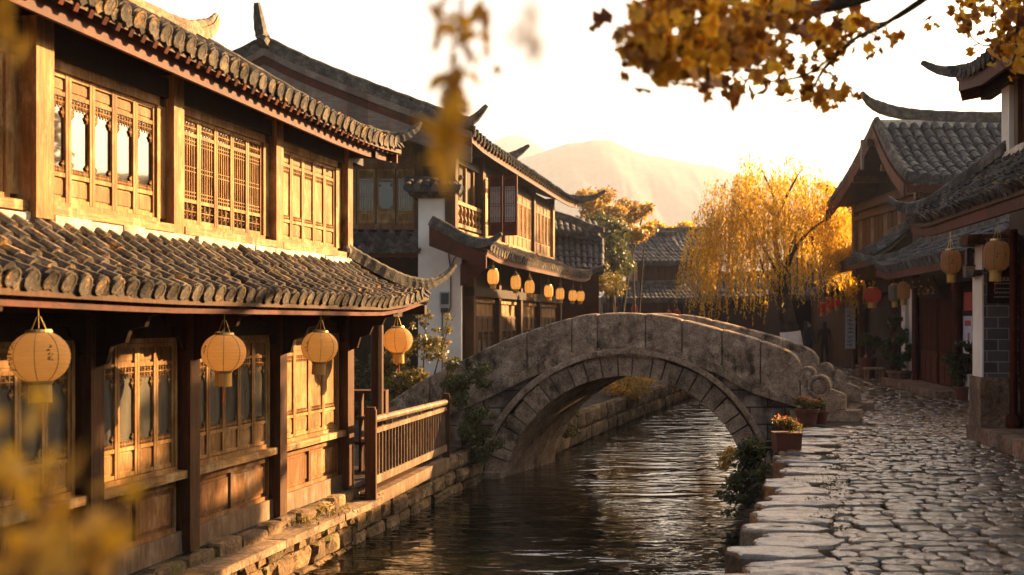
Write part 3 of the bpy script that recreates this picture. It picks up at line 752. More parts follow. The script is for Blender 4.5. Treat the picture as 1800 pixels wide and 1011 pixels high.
# lower skirt roof
A0, A1 = -.82, AN+.3
def lowE(u):
    a = A0+(A1-A0)*u; lift = .16*max(0,(1.7-(a-A0))/1.7)**2 + .05*max(0,(a-5.5)/3)
    return F1.P(a, .74+.06*max(0,(1.5-(a-A0))/1.5)**2, 2.225+lift)
def lowR(u):
    a = A0+(A1-A0)*u; hip = max(0, .16-a)
    f = min(1, hip/.98)
    return F1.P(a, .07+.65*f**1.25, 2.685-.36*f**.9)
roof(h1, lowE, lowR, 52, 6, .062, .035, 7, M['tile'], M['brown'], .05, deck_gap=.055)
mb = MB(); a = .1
while a < AN:
    l = rnd.uniform(.25,.6); mb.fb(F1,a,a+l-.006,-.02,.125+rnd.uniform(-.015,.02),2.62,2.765+rnd.uniform(-.018,.0)); a += l
mb.build('plaster_band', M['band'], h1)
ridge(h1, [F1.P(.18,.05,2.86),F1.P(.0,.16,2.76),F1.P(-.30,.42,2.58),F1.P(-.58,.62,2.475),F1.P(-.80,.80,2.47),F1.P(-1.02,.95,2.58),F1.P(-1.18,1.05,2.74)], .80, 6, .30, .55)
mb = MB(); c = F1.P(.2,.06,2.86); mb.lathe((c.x,c.y,c.z-.08), [(.05,0),(.075,.05),(.07,.1),(.035,.14),(0,.15)], 10); mb.build('finial', M['ridge'], h1)
# fascia and rafters under the skirt roof
mb = MB()
for k in range(14):
    u0, u1 = k/14, (k+1)/14; p, q = lowE(u0), lowE(u1)
    mb.beam(p-F1.n*.08-V((0,0,.125)), q-F1.n*.08-V((0,0,.125)), .03, .075)
mb.build('fascia', M['red'], h1)
mb = MB()
for k in range(60):
    u = (k+.5)/60; p = lowE(u)-V((0,0,.115)); q = lowR(u)-V((0,0,.115)); mb.beam(p-F1.n*.07, q, .05, .05)
mb.build('rafter_row', M['brown'], h1)
mb = MB(); mb.beam(F1.P(-.75,.42,2.12), F1.P(AN,.42,2.12), .11, .12); mb.build('eave_purlin', M['dark'], h1)
def bracket(mb, a, zt, s=1.0, d=.05):    # stepped carved bracket reaching out from a post
    pr = [(0,0),(.62,0),(.60,-.10),(.50,-.12),(.46,-.20),(.34,-.22),(.30,-.32),(.18,-.35),(.14,-.48),(0,-.52)]
    mb.extr([F1.P(a-d/2,.06+x*s,zt+z*s) for x, z in pr], F1.t*d)
for a in (.16,2.10,3.97,5.46,7.3):
    mb = MB(); bracket(mb, a, 2.16); mb.fb(F1,a-.035,a+.035,.05,.66,2.13,2.20); mb.build('bracket', M['dark'], h1)
# carved beam ends under the window heads
for a in (2.10,3.97,5.46,7.3,.16):
    for sg in (-1,1):
        mb = MB(); mb.extr([F1.P(a+sg*x, .02, 1.86+z) for x, z in ((.08,.2),(.42,.2),(.40,.12),(.30,.10),(.26,.02),(.16,0),(.13,-.1),(.08,-.12))], F1.n*.05)
        mb.build('carved_spandrel', M['dark'], h1)
# upper roof
U0, U1 = -.52, AN+.5
def upE(u):
    a = U0+(U1-U0)*u; return F1.P(a, .53, 4.165+.06*max(0,(1.6-(a-U0))/1.6)**2+.10*min(1,max(0,(a-1)/7)))
def upR(u):
    a = U0+(U1-U0)*u; f = min(1,max(0,(1.25-a)/1.75))
    return F1.P(a, -1.2+1.62*f**1.1, 5.16-.88*f**.85)
roof(h1, upE, upR, 50, 8, .062, .07, 9, M['tile'], M['brown'], .05, deck_gap=.055)
mb = MB()
for k in range(10):
    p, q = upE(k/10), upE((k+1)/10); mb.beam(p-F1.n*.15-V((0,0,.135)), q-F1.n*.15-V((0,0,.135)), .035, .15)
mb.build('fascia', M['red'], h1)
mb = MB()
for k in range(56):
    u = (k+.5)/56; p = upE(u)-V((0,0,.10)); mb.beam(p-F1.n*.03, p-F1.n*.75+V((0,0,.38)), .05, .06)
mb.build('rafter_row', M['red'], h1)
ridge(h1, [F1.P(AN+.5,-1.2,5.24),F1.P(5,-1.2,5.18),F1.P(2.6,-1.2,5.16),F1.P(1.7,-1.2,5.20),F1.P(1.25,-1.2,5.36),F1.P(1.05,-1.2,5.55)], 1.1, 6, .35, .72, M['ledge'])
ridge(h1, [F1.P(1.5,-1.1,5.10),F1.P(.9,-.6,4.78),F1.P(.3,-.1,4.47),F1.P(-.15,.25,4.31),F1.P(-.45,.50,4.30),F1.P(-.62,.66,4.42),F1.P(-.70,.73,4.54)], .78, 6, .3, .62)
# back slope so that the roof is closed
mb = MB(); mb.grid([[F1.P(a,-1.2,5.13) for a in (1.25,AN+.5)],[F1.P(a,-3.6,4.1) for a in (.1,AN+.5)]]); mb.grid([[F1.P(1.25,-1.2,5.13),F1.P(.1,-3.6,4.1)],[F1.P(-.45,.5,4.2),F1.P(-.2,-3.0,4.15)]]); mb.build('back_roof', M['tile_b'], h1)
# corner boards under the hip
mb = MB(); mb.extr([F1.P(-.46,.50,3.99),F1.P(-.46,.50,4.12),F1.P(-.46,-.6,4.5),F1.P(-.46,-.6,4.3)], F1.t*.04); mb.build('barge_board', M['red'], h1)
mb = MB(); mb.beam(F1.P(-.46,-.03,4.05),F1.P(.2,-.03,4.05),.14,.16); mb.beam(F1.P(.14,-.1,4.05),F1.P(.14,.44,4.03),.09,.11); mb.build('beam', M['dark'], h1)
# porch past the corner
mb = MB(); mb.tube([F1.P(-1.0,.03,-.1),F1.P(-1.0,.03,2.25)], .085, 10); mb.build('porch_post', M['brown'], h1)
mb = MB(); mb.beam(F1.P(-1.1,.03,2.15),F1.P(.1,.03,2.15),.10,.14); mb.beam(F1.P(-1.0,-.1,2.15),F1.P(-1.0,.7,2.15),.10,.12); mb.build('porch_beam', M['dark'], h1)

# railing with its deck
rl = thing('wooden_railing', 'weathered brown wooden railing with thin balusters on a deck above the water', 'railing', (-1.7,13.85,-.1))
PA, PB = V((-1.71,13.8,0)), V((-1.01,17.5,0)); t_ = (PB-PA).normalized(); n_ = V((t_.y,-t_.x,0))
mb = MB(); mb.beam(PA-t_*.05+V((0,0,-.17)), PB+V((0,0,-.17)), .12, .16); mb.build('base_beam', M['rail'], rl)
mb = MB(); mb.hexa([PA-n_*.06+V((0,0,-.16)),PB-n_*.06+V((0,0,-.16)),PB-n_*1.8+V((0,0,-.16)),PA-n_*1.8+V((0,0,-.16)),PA-n_*.06+V((0,0,-.10)),PB-n_*.06+V((0,0,-.10)),PB-n_*1.8+V((0,0,-.10)),PA-n_*1.8+V((0,0,-.10))]); mb.build('deck', M['brown'], rl)
for P_, hh, w_ in ((PA,.93,.13),(PB,.86,.11)):
    mb = MB(); mb.beam(P_+V((0,0,-.16)), P_+V((0,0,hh)), w_, w_); mb.beam(P_+V((0,0,hh)), P_+V((0,0,hh+.03)), w_*.8, w_*.8); mb.build('post', M['brown'], rl)
mb = MB(); mb.tube([PA+V((0,0,.80)), PB+V((0,0,.76))], .045, 8); mb.build('handrail', M['rail'], rl)
for z in (.66,.06):
    mb = MB(); mb.beam(PA+V((0,0,z)), PB+V((0,0,z)), .05, .06 if z > .2 else .10); mb.build('rail', M['rail'], rl)
for k in range(26):
    P_ = PA+(PB-PA)*((k+1)/27); mb = MB(); mb.beam(P_+V((0,0,.1)), P_+V((0,0,.65 if k % 5 else .79)), .032, .032); mb.build('baluster', M['rail'], rl)
# shelf unit in the porch
sh = thing('open_shelf', 'dark wooden open shelf of small goods in the porch behind the round post', 'shelf', (-2.0,15.7,-.1))
mb = MB()
for z in (-.10,.32,.66,1.02): mb.box(-2.45,-1.72,15.5,15.85,z,z+.035)
for x in (-2.45,-2.09,-1.745): mb.box(x,x+.025,15.5,15.85,-.10,1.02)
mb.build('frame', M['brown'], sh)
for (x,z,s,h) in ((-2.38,.70,.09,.14),(-2.2,.70,.08,.10),(-1.98,.70,.1,.12),(-2.35,.36,.1,.2),(-1.95,.36,.12,.16),(-2.3,-.06,.14,.12),(-1.9,-.06,.12,.2)):
    mb = MB(); mb.lathe((x+.04,15.66,z), [(s*.35,0),(s*.5,h*.3),(s*.42,h*.7),(s*.2,h*.85),(s*.25,h)], 10)
    tag(mb.build('jar', M['terra'] if x < -2.1 else M['brass'], org=(x+.04,15.66,z)), 'small jar standing on the open shelf in the porch', 'jar', 'jars on the porch shelf')

# ---------------------------------------------------------------- lanterns
def strokes(mb, c, rx, rz, ang, z0, z1, n, rnd, wd):
    """a column of brush characters on a lantern of half width rx, half height rz"""
    for k in range(n):
        zc = z0+(z1-z0)*(k+.5)/n; hh = (z0-z1)/n*.42
        for s in range(5):
            a0 = ang+rnd.uniform(-wd,wd); a1 = a0+rnd.uniform(-wd,wd); za = zc+rnd.uniform(-hh,hh); zb = za+rnd.uniform(-hh,hh)*.5
            def S(a, z):
                r = rx*math.sqrt(max(.05,1-((z/rz))**2*.9))*1.012; return V((c.x+r*math.sin(a), c.y-r*math.cos(a), c.z+z))
            p, q = S(a0,za), S(a1,zb)
            if (p-q).length > .004: mb.tube([p, (p+q)/2+((p+q)/2-c)*.006, q], .0035, 4)
def lantern(kind, loc, label, group, D, H, paper, cord, tassel, writing=None, expo=2.0, cap=.42):
    t = thing('hanging_lantern', label, 'lantern', loc, group); tl = random.Random(label); t.rotation_euler = (tl.uniform(-.06,.06), tl.uniform(-.06,.06), tl.uniform(-.5,.5) if not writing else 0)
    c = V(loc)-V((0,0,cord+H/2)); rx = D/2; rz = H/2; rnd = random.Random(int(D*1000)+len(label))
    prof = []; n = 44
    zc = math.pow(1-math.pow(cap,expo), 1/expo)
    for i in range(n+1):
        z = -1+2*i/n; zz = z*zc
        prof.append((rx*math.pow(max(0,1-abs(zz)**expo),1/expo)*(1+(.010 if i % 4 == 0 else -.006 if i % 4 == 2 else 0)), rz*z))
    mb = MB(); m = len(prof); N = 28
    vs_ = [c+V((r*math.cos(2*math.pi*k/N), r*math.sin(2*math.pi*k/N), z)) for r, z in prof for k in range(N)]
    mb.add(vs_, [(i*N+k, i*N+(k+1)%N, (i+1)*N+(k+1)%N, (i+1)*N+k) for i in range(m-1) for k in range(N)])
    mb.build('lantern_shade', paper, t, True)
    mb = MB()
    for k in range(8):
        a = 2*math.pi*(k+.3)/8; mb.tube([c+V((r*1.004*math.cos(a), r*1.004*math.sin(a), z)) for r, z in prof], .0022, 4)
    mb.build('seam', M['black'], t)
    rc = prof[-1][0]
    mb = MB(); mb.lathe(c+V((0,0,rz-.006)), [(rc*1.02,0),(rc*1.06,.01),(rc*1.0,H*.085),(rc*.8,H*.09),(rc*.8,.0)], 18); mb.build('top_cap', M['brass'], t)
    mb = MB(); mb.lathe(c-V((0,0,rz+H*.07)), [(rc*.9,0),(rc*1.0,.008),(rc*1.04,H*.075)], 18); mb.build('collar', M['brass'], t)
    mb = MB(); mb.tube([V(loc), c+V((0,0,rz+.03))], .003, 5)
    mb.tube([c+V((-rc*.7,0,rz)), c+V((-.012,0,rz+cord*.5)), c+V((.012,0,rz+cord*.5)), c+V((rc*.7,0,rz))], .003, 5); mb.build('hook', M['brass'], t)
    mb = MB(); K = 40; zt = c.z-rz-H*.06; r = rc*.88
    for k in range(K):
        a = 2*math.pi*k/K; x = c.x+r*math.cos(a); y = c.y+r*math.sin(a); l = tassel*(1+rnd.uniform(-.04,.04))
        tx, ty = -math.sin(a)*r*.085, math.cos(a)*r*.085; j = rnd.uniform(-.004,.004)
        mb.add([(x-tx,y-ty,zt),(x+tx,y+ty,zt),(x+tx*1.02+j,y+ty,zt-l),(x-tx+j,y-ty,zt-l)], [(0,1,2,3)])
    mb.build('tassel', M['fringe'], t)
    mb = MB(); mb.tube([(c.x,c.y,zt),(c.x+.004,c.y,zt-tassel*1.4),(c.x,c.y,zt-tassel*2.1)], [.004,.004,.006], 5); mb.build('tassel_cord', M['redthread'], t)
    if writing:
        for ang, za, zb, k in writing: mb = MB(); strokes(mb, c, rx, rz, ang, za*rz, zb*rz, k, rnd, .10); mb.build('lettering', M['ink'], t)
    return t
def eave1(pxx, o=.64):          # point on the line below the skirt roof eave at a given column of the facade
    k = (pxx-900)/2000; f = F1.P(0,o,0)
    # f.x + t.x*a = k*(f.y + t.y*a)
    a = (k*f.y-f.x)/(F1.t.x-k*F1.t.y); return F1.P(a,o,0)
G1 = 'round paper lanterns under the eave of the nearest timber house'
for pxx, pyc, lab, wr in ((67,628,'largest round paper lantern with black brush writing, nearest the camera under the left eave',[(-.75,.62,-.55,6),(.72,.45,-.2,4)]),
                      (395,620,'round paper lantern hanging in front of the carved window bay beside the dark post',[(-.8,.5,-.1,3)]),
                      (565,610,'round paper lantern hanging before the sunlit plain wooden panels',[(-.6,.5,-.3,4)]),
                      (698,598,'round paper lantern hanging free at the roof corner before the bush',None)):
    p = eave1(pxx); d = p.y; zc = 2+(565-pyc)/2000*d
    p.z = 2.13 if pxx < 690 else 2.2
    H = .30; lantern('round', p, lab, G1, .368, H, M['paper'], p.z-zc-H/2, .115, wr)
# ---------------------------------------------------------------- second house with the large gable
F2 = Fr(-1.06, 24.0, .2148, .9766); F2.n = V((.9766,-.2148,0))
h2 = thing('timber_house', 'big timber house with gable end facing the camera and white wall corner', 'house', (-2.5, 28, 0))
rnd = random.Random(21)
def f2a(y): return (y-24.0)/.9766
L2 = 11.8
b = MB(); b.fb(F2,.5,L2,-7,-.12,-.1,3.9); b.fb(F2,.9,L2,-7,-.30,3.9,5.75); b.build('wall', M['dark'], h2)
# gable end wall of horizontal boards
for k in range(7):
    mb = MB(); z = 5.42+k*.21; hw = 4.0*(1-max(0,(z-5.75))/1.75)
    x0, x1 = max(-7.5,-5.1-hw), min(-1.25,-5.1+hw)
    if x1 > x0: mb.box(x0,x1,25.0,25.14,z,z+.2); mb.build('gable_board', M['panel'], h2)
mb = MB(); mb.box(-7.5,-1.25,25.05,25.3,0,5.5); mb.build('gable_wall', M['dark'], h2)
for x in (-3.92,-2.05,-1.4): mb = MB(); mb.box(x-.09,x+.09,24.9,25.05,3.9,6.3 if x>-2 else 6.6); mb.build('corner_post', M['brown'], h2)
G2 = Fr(-3.85, 25.0, 1, 0); G2.n = V((0,-1,0))
mb = MB(); mb.fb(G2,-.1,1.75,-.02,.06,4.02,4.14); mb.fb(G2,-.1,1.75,-.02,.05,5.36,5.46); mb.build('sill', M['panel'], h2)
for j in range(4): window_leaf(h2, G2, .02+j*.43, .42+j*.43, 4.15, 5.35, .03, 'lat' if j%2 else 'fret', rnd, M['gold'], M['glass'], .045)
# little skirt roof on the gable side
roof(h2, lambda u: V((-5.5+3.55*u, 23.95, 3.52)), lambda u: V((-5.5+3.55*u, 24.98, 3.98)), 13, 4, .075, .03, 31, M['tile_b'], M['brown'], .05)
mb = MB(); mb.box(-5.5,-1.98,24.0,24.05,3.36,3.46); mb.build('fascia', M['red'], h2)
mb = MB()
for k in range(12): x = -5.2+k*.28; mb.beam((x,24.02,3.36),(x,25.0,3.62),.06,.07)
mb.build('rafter_row', M['brown'], h2)
# main roof: ridge runs away from the camera
AP = V((-5.13,23.6,0))
def gz(x):    # gable profile, x from the ridge
    s = min(1,abs(x)/4.3); return 7.62-1.72*(s**.88)
def r2R(u): a = -.42+(L2+2.2)*u; return F2.P(a, 0, 0)*1 + V((-4.15,0,7.56))
def r2E(u):
    a = -.42+(L2+2.2)*u; lf = .10*max(0,1-u*7)**2+.12*max(0,(u-.8)/.2)**2
    return F2.P(a, .33, 5.88+lf-.06*u)
roof(h2, r2E, r2R, 48, 7, .08, .16, 33, M['tile_b'], M['brown'], .07)
mb = MB(); mb.grid([[F2.P(a,0,7.5)+V((-4.15,0,0)) for a in (-.42,L2+1.8)],[F2.P(a,0,6.5)+V((-6.3,0,0)) for a in (-.42,L2+1.8)],[F2.P(a,0,5.8)+V((-8.5,0,0)) for a in (-.42,L2+1.8)]]); mb.build('back_roof', M['tile_b'], h2)
mb = MB()
for k in range(12):
    p, q = r2E(k/12), r2E((k+1)/12); mb.beam(p-F2.n*.08-V((0,0,.16)), q-F2.n*.08-V((0,0,.16)), .04, .13)
mb.build('fascia', M['red'], h2)
mb = MB()
for k in range(46):
    u = (k+.5)/46; p = r2E(u)-V((0,0,.10)); mb.beam(p, p-F2.n*.9+V((0,0,.36)), .06, .07)
mb.build('rafter_row', M['brown'], h2)
# barge boards on the gable
def gp(x, dz, y=23.58): return V((AP.x+x, y, gz(x)+dz))
xs = [i*4.3/10 for i in range(11)]
for sg in (-1,1):
    for nmz, d0, d1, mt, yy in (('barge_board',-.62,-.30,M['greyboard'],23.52),('barge_board',-.30,-.12,M['red'],23.55),('verge_board',-.12,.02,M['greyboard'],23.50)):
        mb = MB()
        for a, c in zip(xs, xs[1:]):
            mb.hexa([gp(sg*a,d0,yy),gp(sg*c,d0,yy),gp(sg*c,d0,yy+.07),gp(sg*a,d0,yy+.07),gp(sg*a,d1,yy),gp(sg*c,d1,yy),gp(sg*c,d1,yy+.07),gp(sg*a,d1,yy+.07)])
        mb.build(nmz, mt, h2)
    ridge(h2, [gp(sg*x,.13,23.62) for x in (0,.9,1.8,2.7,3.5)]+[gp(sg*3.95,.13,23.62),gp(sg*4.3,.24,23.55),gp(sg*4.62,.56,23.5)], 1.35, 4, .3, .75)
    mb = MB()
    for k in range(9): p = gp(sg*(.3+k*.47),.05,23.55); mb.beam(p, p+V((0,.5,0)), .16, .1)
    mb.build('verge_tiles', M['tile_b'], h2)
mb = MB(); mb.beam((AP.x,23.6,6.5),(AP.x,23.6,7.45),.2,.12); mb.beam((AP.x-.3,23.62,6.9),(AP.x+.3,23.62,6.9),.08,.1); mb.build('gable_pendant', M['red'], h2)
for z, x0, x1 in ((6.55,-7.2,-3.0),(6.05,-7.4,-1.9)):
    mb = MB(); mb.beam((x0,24.7,z),(x1,24.7,z),.14,.2); mb.build('tie_beam', M['brown'], h2)
ridge(h2, [F2.P(L2,-4.15,7.64),F2.P(6,-4.15,7.62),F2.P(1,-4.05,7.62),V((AP.x+.05,23.7,7.72)),V((AP.x-.02,23.4,7.95)),V((AP.x-.07,23.2,8.5))], 1.3, 6, .45, .85)
# white wall corner with its tiled cap
mb = MB(); mb.box(-1.98,-1.07,24.0,24.55,-.2,3.9); mb.build('white_wall', M['plaster'], h2)
mb = MB(); mb.box(-1.98,-1.40,24.03,24.55,3.9,4.62); mb.build('white_pillar', M['plaster'], h2)
mb = MB()
for k, (e, z) in enumerate(((.07,4.60),(.14,4.66),(.22,4.72))): mb.box(-1.98-e,-1.40+e,24.03-e,24.55+e,z,z+.055)
mb.build('pillar_cornice', M['ridge'], h2)
roof(h2, lambda u: V((-2.28+1.18*u, 23.70, 4.78)), lambda u: V((-2.2+1.02*u, 24.28, 4.98)), 6, 2, .075, 0, 35, M['tile_b'], None, name='cap_tiles')
roof(h2, lambda u: V((-1.10, 23.75+1.0*u, 4.78)), lambda u: V((-1.55, 23.9+.7*u, 4.98)), 5, 2, .075, 0, 36, M['tile_b'], None, name='cap_tiles')
ridge(h2, [V((-2.3,24.28,5.02)),V((-1.7,24.28,4.99)),V((-1.3,24.28,4.99)),V((-1.05,24.25,5.08))], .7, 4, .5, .8)
# upper storey facing the river
UP2 = [(.15,2.35,'rail'),(2.7,4.6,'case'),(5.0,8.35,'w'),(8.75,11.4,'w')]
for a in (0.05,2.5,4.8,8.55,11.55):
    mb = MB(); mb.fb(F2,a-.12,a+.12,-.35,-.12,3.75,5.8); mb.build('post', M['gold'] if a > 11 else M['brown'], h2)
mb = MB(); mb.fb(F2,0,11.6,-.34,-.2,5.42,5.6); mb.build('beam', M['dark'], h2)
for a0,a1,kind in UP2:
    mb = MB(); mb.fb(F2,a0,a1,-.32,-.10,3.86,3.96); mb.build('sill', M['gold_h'], h2)
    if kind == 'rail':
        for z in (4.5,4.02): mb = MB(); mb.fb(F2,a0,a1,-.24,-.14,z,z+.08); mb.build('balcony_rail', M['gold_h'], h2)
        for k in range(7):
            p = F2.P(a0+(a1-a0)*(k+.5)/7,-.19,4.1); mb = MB(); mb.lathe(p, [(.03,0),(.06,.1),(.025,.2),(.055,.3),(.03,.4)], 8); mb.build('baluster', M['gold'], h2)
        for k in range(3): mb = MB(); a = a0+.4+.7*k; mb.fb(F2,a,a+.06,-.30,-.24,4.5,5.42); mb.build('mullion', M['gold'], h2)
    else:
        n = 3 if kind == 'case' else (6 if a0 < 6 else 5); w_ = (a1-a0)/n
        for j in range(n): window_leaf(h2, F2, a0+w_*j+.01, a0+w_*(j+1)-.01, 3.97, 5.42, -.2, 'lat' if kind == 'w' else 'fret', rnd, M['gold'], M['papered'], .05)
# open casement swung out
C2 = Fr(*(F2.P(2.75,-.1,0).xy), .85, -.25); C2.n = V((-C2.t.y*-1, -C2.t.x, 0)); C2.n = V((C2.t.y,-C2.t.x,0))
for j in range(2): window_leaf(h2, C2, .02+j*.36, .37+j*.36, 4.0, 5.40, .05, 'lat', rnd, M['red'], M['poster'], .05)
# skirt roof on the river side
def s2E(u):
    a = -1.12+14.0*u; lf = .10*max(0,1-u*8)**2+.14*max(0,(u-.86)/.14)**2
    return F2.P(a, .86, 3.40+lf)
def s2R(u): a = -1.12+14.0*u; return F2.P(a, -.28, 3.92-.25*max(0,(u-.9)/.1))
roof(h2, s2E, s2R, 58, 4, .07, .04, 41, M['tile'], M['brown'], .06)
mb = MB()
for k in range(14):
    p, q = s2E(k/14), s2E((k+1)/14); mb.beam(p-F2.n*.06-V((0,0,.15)), q-F2.n*.06-V((0,0,.15)), .04, .10)
mb.build('fascia', M['red'], h2)
mb = MB()
for k in range(52):
    u = (k+.5)/52; p = s2E(u)-V((0,0,.13)); q = s2R(u)-V((0,0,.13)); mb.beam(p-F2.n*.1, q, .06, .06)
mb.build('rafter_row', M['brown'], h2)
p0, p1 = F2.P(-1.2,-.36,0), F2.P(-1.2,.82,0)
mb = MB(); mb.extr([p0+V((0,0,3.52)),p1+V((0,0,3.06)),p1+V((0,0,3.32)),p0.lerp(p1,.5)+V((0,0,3.60)),p0+V((0,0,3.93))], F2.t*.06); mb.build('barge_board', M['red'], h2)
ridge(h2, [F2.P(-1.1,-.36,4.02),F2.P(-1.1,-.05,3.86),F2.P(-1.12,.3,3.66),F2.P(-1.14,.62,3.55),F2.P(-1.18,.9,3.58),F2.P(-1.24,1.15,3.74)], 1.05, 6, .3, .6)
ridge(h2, [F2.P(12.3,-.2,3.8),F2.P(12.6,.3,3.58),F2.P(12.9,.8,3.56),F2.P(13.2,1.25,3.78)], 1.0, 6, .3, .5)
ridge(h2, [F2.P(12.6,-2.2,6.9),F2.P(13.1,-.9,6.25),F2.P(13.4,.1,5.98),F2.P(13.7,.75,6.02),F2.P(14.0,1.15,6.3)], 1.2, 6, .3, .6)
# ground floor
mb = MB(); mb.fb(F2,.6,L2,-.1,.12,2.55,2.75); mb.build('beam', M['dark'], h2)
for a in (.75,3.2,5.7,8.3,11.6): mb = MB(); mb.fb(F2,a-.11,a+.11,-.14,.1,0,3.3); mb.build('post', M['brown'], h2)
for a0,a1,n in ((.9,3.05,4),(3.35,5.55,4),(5.85,8.15,4),(8.45,11.4,5)):
    w_ = (a1-a0)/n
    mb = MB(); mb.fb(F2,a0,a1,-.12,.0,2.42,2.55); mb.fb(F2,a0,a1,-.12,-.05,2.12,2.42); mb.build('transom', M['gold'], h2)
    for j in range(n): window_leaf(h2, F2, a0+w_*j+.01, a0+w_*(j+1)-.01, .05, 2.12, -.02, 'fret', rnd, M['brown'], M['dusty'], .06)
# curved timber bracket under the skirt roof's near end
mb = MB(); mb.extr([F2.P(-.05,o,z) for o,z in ((-.02,2.75),(.12,2.8),(.35,2.98),(.62,3.18),(.60,3.28),(.3,3.22),(-.02,3.2))], F2.t*.08); mb.build('bracket', M['red'], h2)
# meter box and conduit on the white wall
mt = thing('meter_box', 'grey electric meter box with conduit fixed to the white wall', 'meter box', (-1.4,23.98,2.3))
mb = MB(); mb.box(-1.52,-1.30,23.86,23.995,2.28,2.62); mb.build('case', M['grey'], mt)
mb = MB(); mb.box(-1.49,-1.33,23.845,23.86,2.36,2.59); mb.build('cover', M['black'], mt)
mb = MB(); mb.box(-1.50,-1.34,23.88,23.995,2.19,2.28); mb.build('terminal_box', M['black'], mt)
mb = MB(); mb.tube([(-1.47,23.97,2.2),(-1.47,23.97,.9)], .013, 6); mb.tube([(-1.33,23.97,2.2),(-1.29,23.97,2.3),(-1.29,23.97,3.1),(-1.33,23.97,3.35),(-1.34,23.97,3.6)], .014, 6); mb.tube([(-1.29,23.97,3.1),(-1.22,23.97,3.32),(-1.12,23.95,3.42)], .012, 6); mb.build('conduit', M['black'], mt)
# lanterns under the skirt roof
G2n = 'small paper lanterns under the skirt roof of the gabled house'
labs = ['first small barrel lantern beside the white wall corner','second small lantern from the white wall under the far skirt roof','third small lantern from the white wall, close to the second','fourth small lantern from the white wall, middle of the far row','fifth small lantern from the white wall in the far row','sixth small lantern, next to last in the row above the bridge','last and farthest small lantern of the row above the bridge']
for (pxx,pyc), lab in zip(((867,487),(906,497),(931,505),(964,512),(985,517),(1008,520),(1022,521)), labs):
    k = (pxx-900)/2000; Y = 5.55/(.22-k); p = V((k*Y, Y, 0)); zc = 2+(565-pyc)/2000*Y
    p.z = 3.24; lantern('small', p, lab, G2n, .235, .30, M['paper_b'], p.z-zc-.15, .07, None, 3.2, .62)

# ---------------------------------------------------------------- further houses on the left bank
h5 = thing('tiled_house', 'house mostly hidden behind the gabled house, only its upturned ridge tip shows', 'house', (-2, 41, 0))
b = MB(); b.box(-6.5,.1,38.2,44,-.1,6.2); b.build('wall', M['brown'], h5)
roof(h5, lambda u: V((-7+7.4*u, 37.6, 6.1)), lambda u: V((-7+7.3*u, 40.6, 7.55)), 26, 5, .1, .1, 51, M['tile_b'], M['brown'], .08)
roof(h5, lambda u: V((.4-7.4*u, 44.6, 6.1)), lambda u: V((.3-7.3*u, 40.6, 7.55)), 26, 4, .1, .1, 52, M['tile_b'], M['brown'], .08)
ridge(h5, [V((-7,40.6,7.7)),V((-3,40.6,7.66)),V((-.8,40.6,7.68)),V((0,40.5,7.84)),V((.62,40.4,8.25))], 1.6, 6, .3, .75)
h3 = thing('tiled_house', 'small house with red gable and grey lean-to roof just past the far lantern row', 'house', (3, 40.5, 0))
b = MB(); b.box(1.2,3.1,40.6,44,-.1,5.2); b.build('wall', M['red'], h3)
b = MB(); b.box(1.2,3.0,40.45,40.6,4.75,5.15); b.build('gable_board', M['red'], h3)
roof(h3, lambda u: V((1.4+1.75*u, 39.0, 3.85-.15*u)), lambda u: V((1.35+1.95*u, 40.5, 4.95-.05*u)), 9, 5, .10, .08, 53, M['tile_b'], M['brown'], .08)
ridge(h3, [V((1.5,40.5,5.78)),V((2.2,40.4,5.55)),V((2.8,40.3,5.28)),V((3.25,40.2,5.22))], 1.3, 4, .7, .8)
ridge(h3, [V((1.4,39.0,3.86)),V((2.0,38.9,3.7)),V((2.6,38.9,3.66)),V((3.2,38.9,3.86))], 1.0, 4, .6, .8)
b = MB(); b.extr([(3.12,39.0,3.6),(3.12,40.6,4.85),(3.12,40.6,5.0),(3.12,39.0,3.75)], (.06,0,0)); b.build('verge_board', M['plaster'], h3)
roof(h3, lambda u: V((1.2+1.95*u, 40.1, 5.2-.3*u)), lambda u: V((1.2+1.9*u, 41.6, 5.9-.3*u)), 9, 3, .10, .0, 54, M['tile_b'], M['brown'], .08)

h4 = thing('tiled_house', 'far shop house with grey tiled roofs and dark open ground floor between bridge and willow', 'house', (6.5, 56, 0))
b = MB(); b.box(6.1,8.1,55.2,60,-.1,5.0); b.build('wall', M['red'], h4)
for k in range(6): mb = MB(); x = 6.2+k*.31; mb.box(x,x+.26,55.1,55.2,3.75,4.65); mb.build('shutter', M['brown'], h4)
roof(h4, lambda u: V((5.4+3.4*u, 54.4, 4.78)), lambda u: V((4.7+3.4*u, 57.2, 6.3-.15*u)), 16, 6, .12, .12, 61, M['tile_b'], M['brown'], .1)
ridge(h4, [V((4.5,57.2,6.5)),V((6,57.2,6.36)),V((7.2,57.2,6.28)),V((8.3,57.2,6.4))], 1.6, 4, .6, .8)
roof(h4, lambda u: V((4.2+4.6*u, 53.2, 2.98)), lambda u: V((4.6+3.8*u, 55.1, 3.72)), 22, 4, .12, .06, 62, M['tile_b'], M['brown'], .1)
ridge(h4, [V((4.4,55,3.85)),V((6,55,3.8)),V((8.3,55,3.85))], 1.2, 4, .8, .9)
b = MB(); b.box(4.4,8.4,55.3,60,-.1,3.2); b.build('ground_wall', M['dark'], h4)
for x in (4.6,5.7,6.9,8.1): mb = MB(); mb.box(x,x+.16,53.6,53.78,0,3.0); mb.build('post', M['brown'], h4)
h6 = thing('tiled_house', 'distant roof rising behind the far shop house left of the willow', 'house', (8.5, 66, 0))
b = MB(); b.box(7.4,11,64,70,-.1,5.9); b.build('wall', M['brown'], h6)
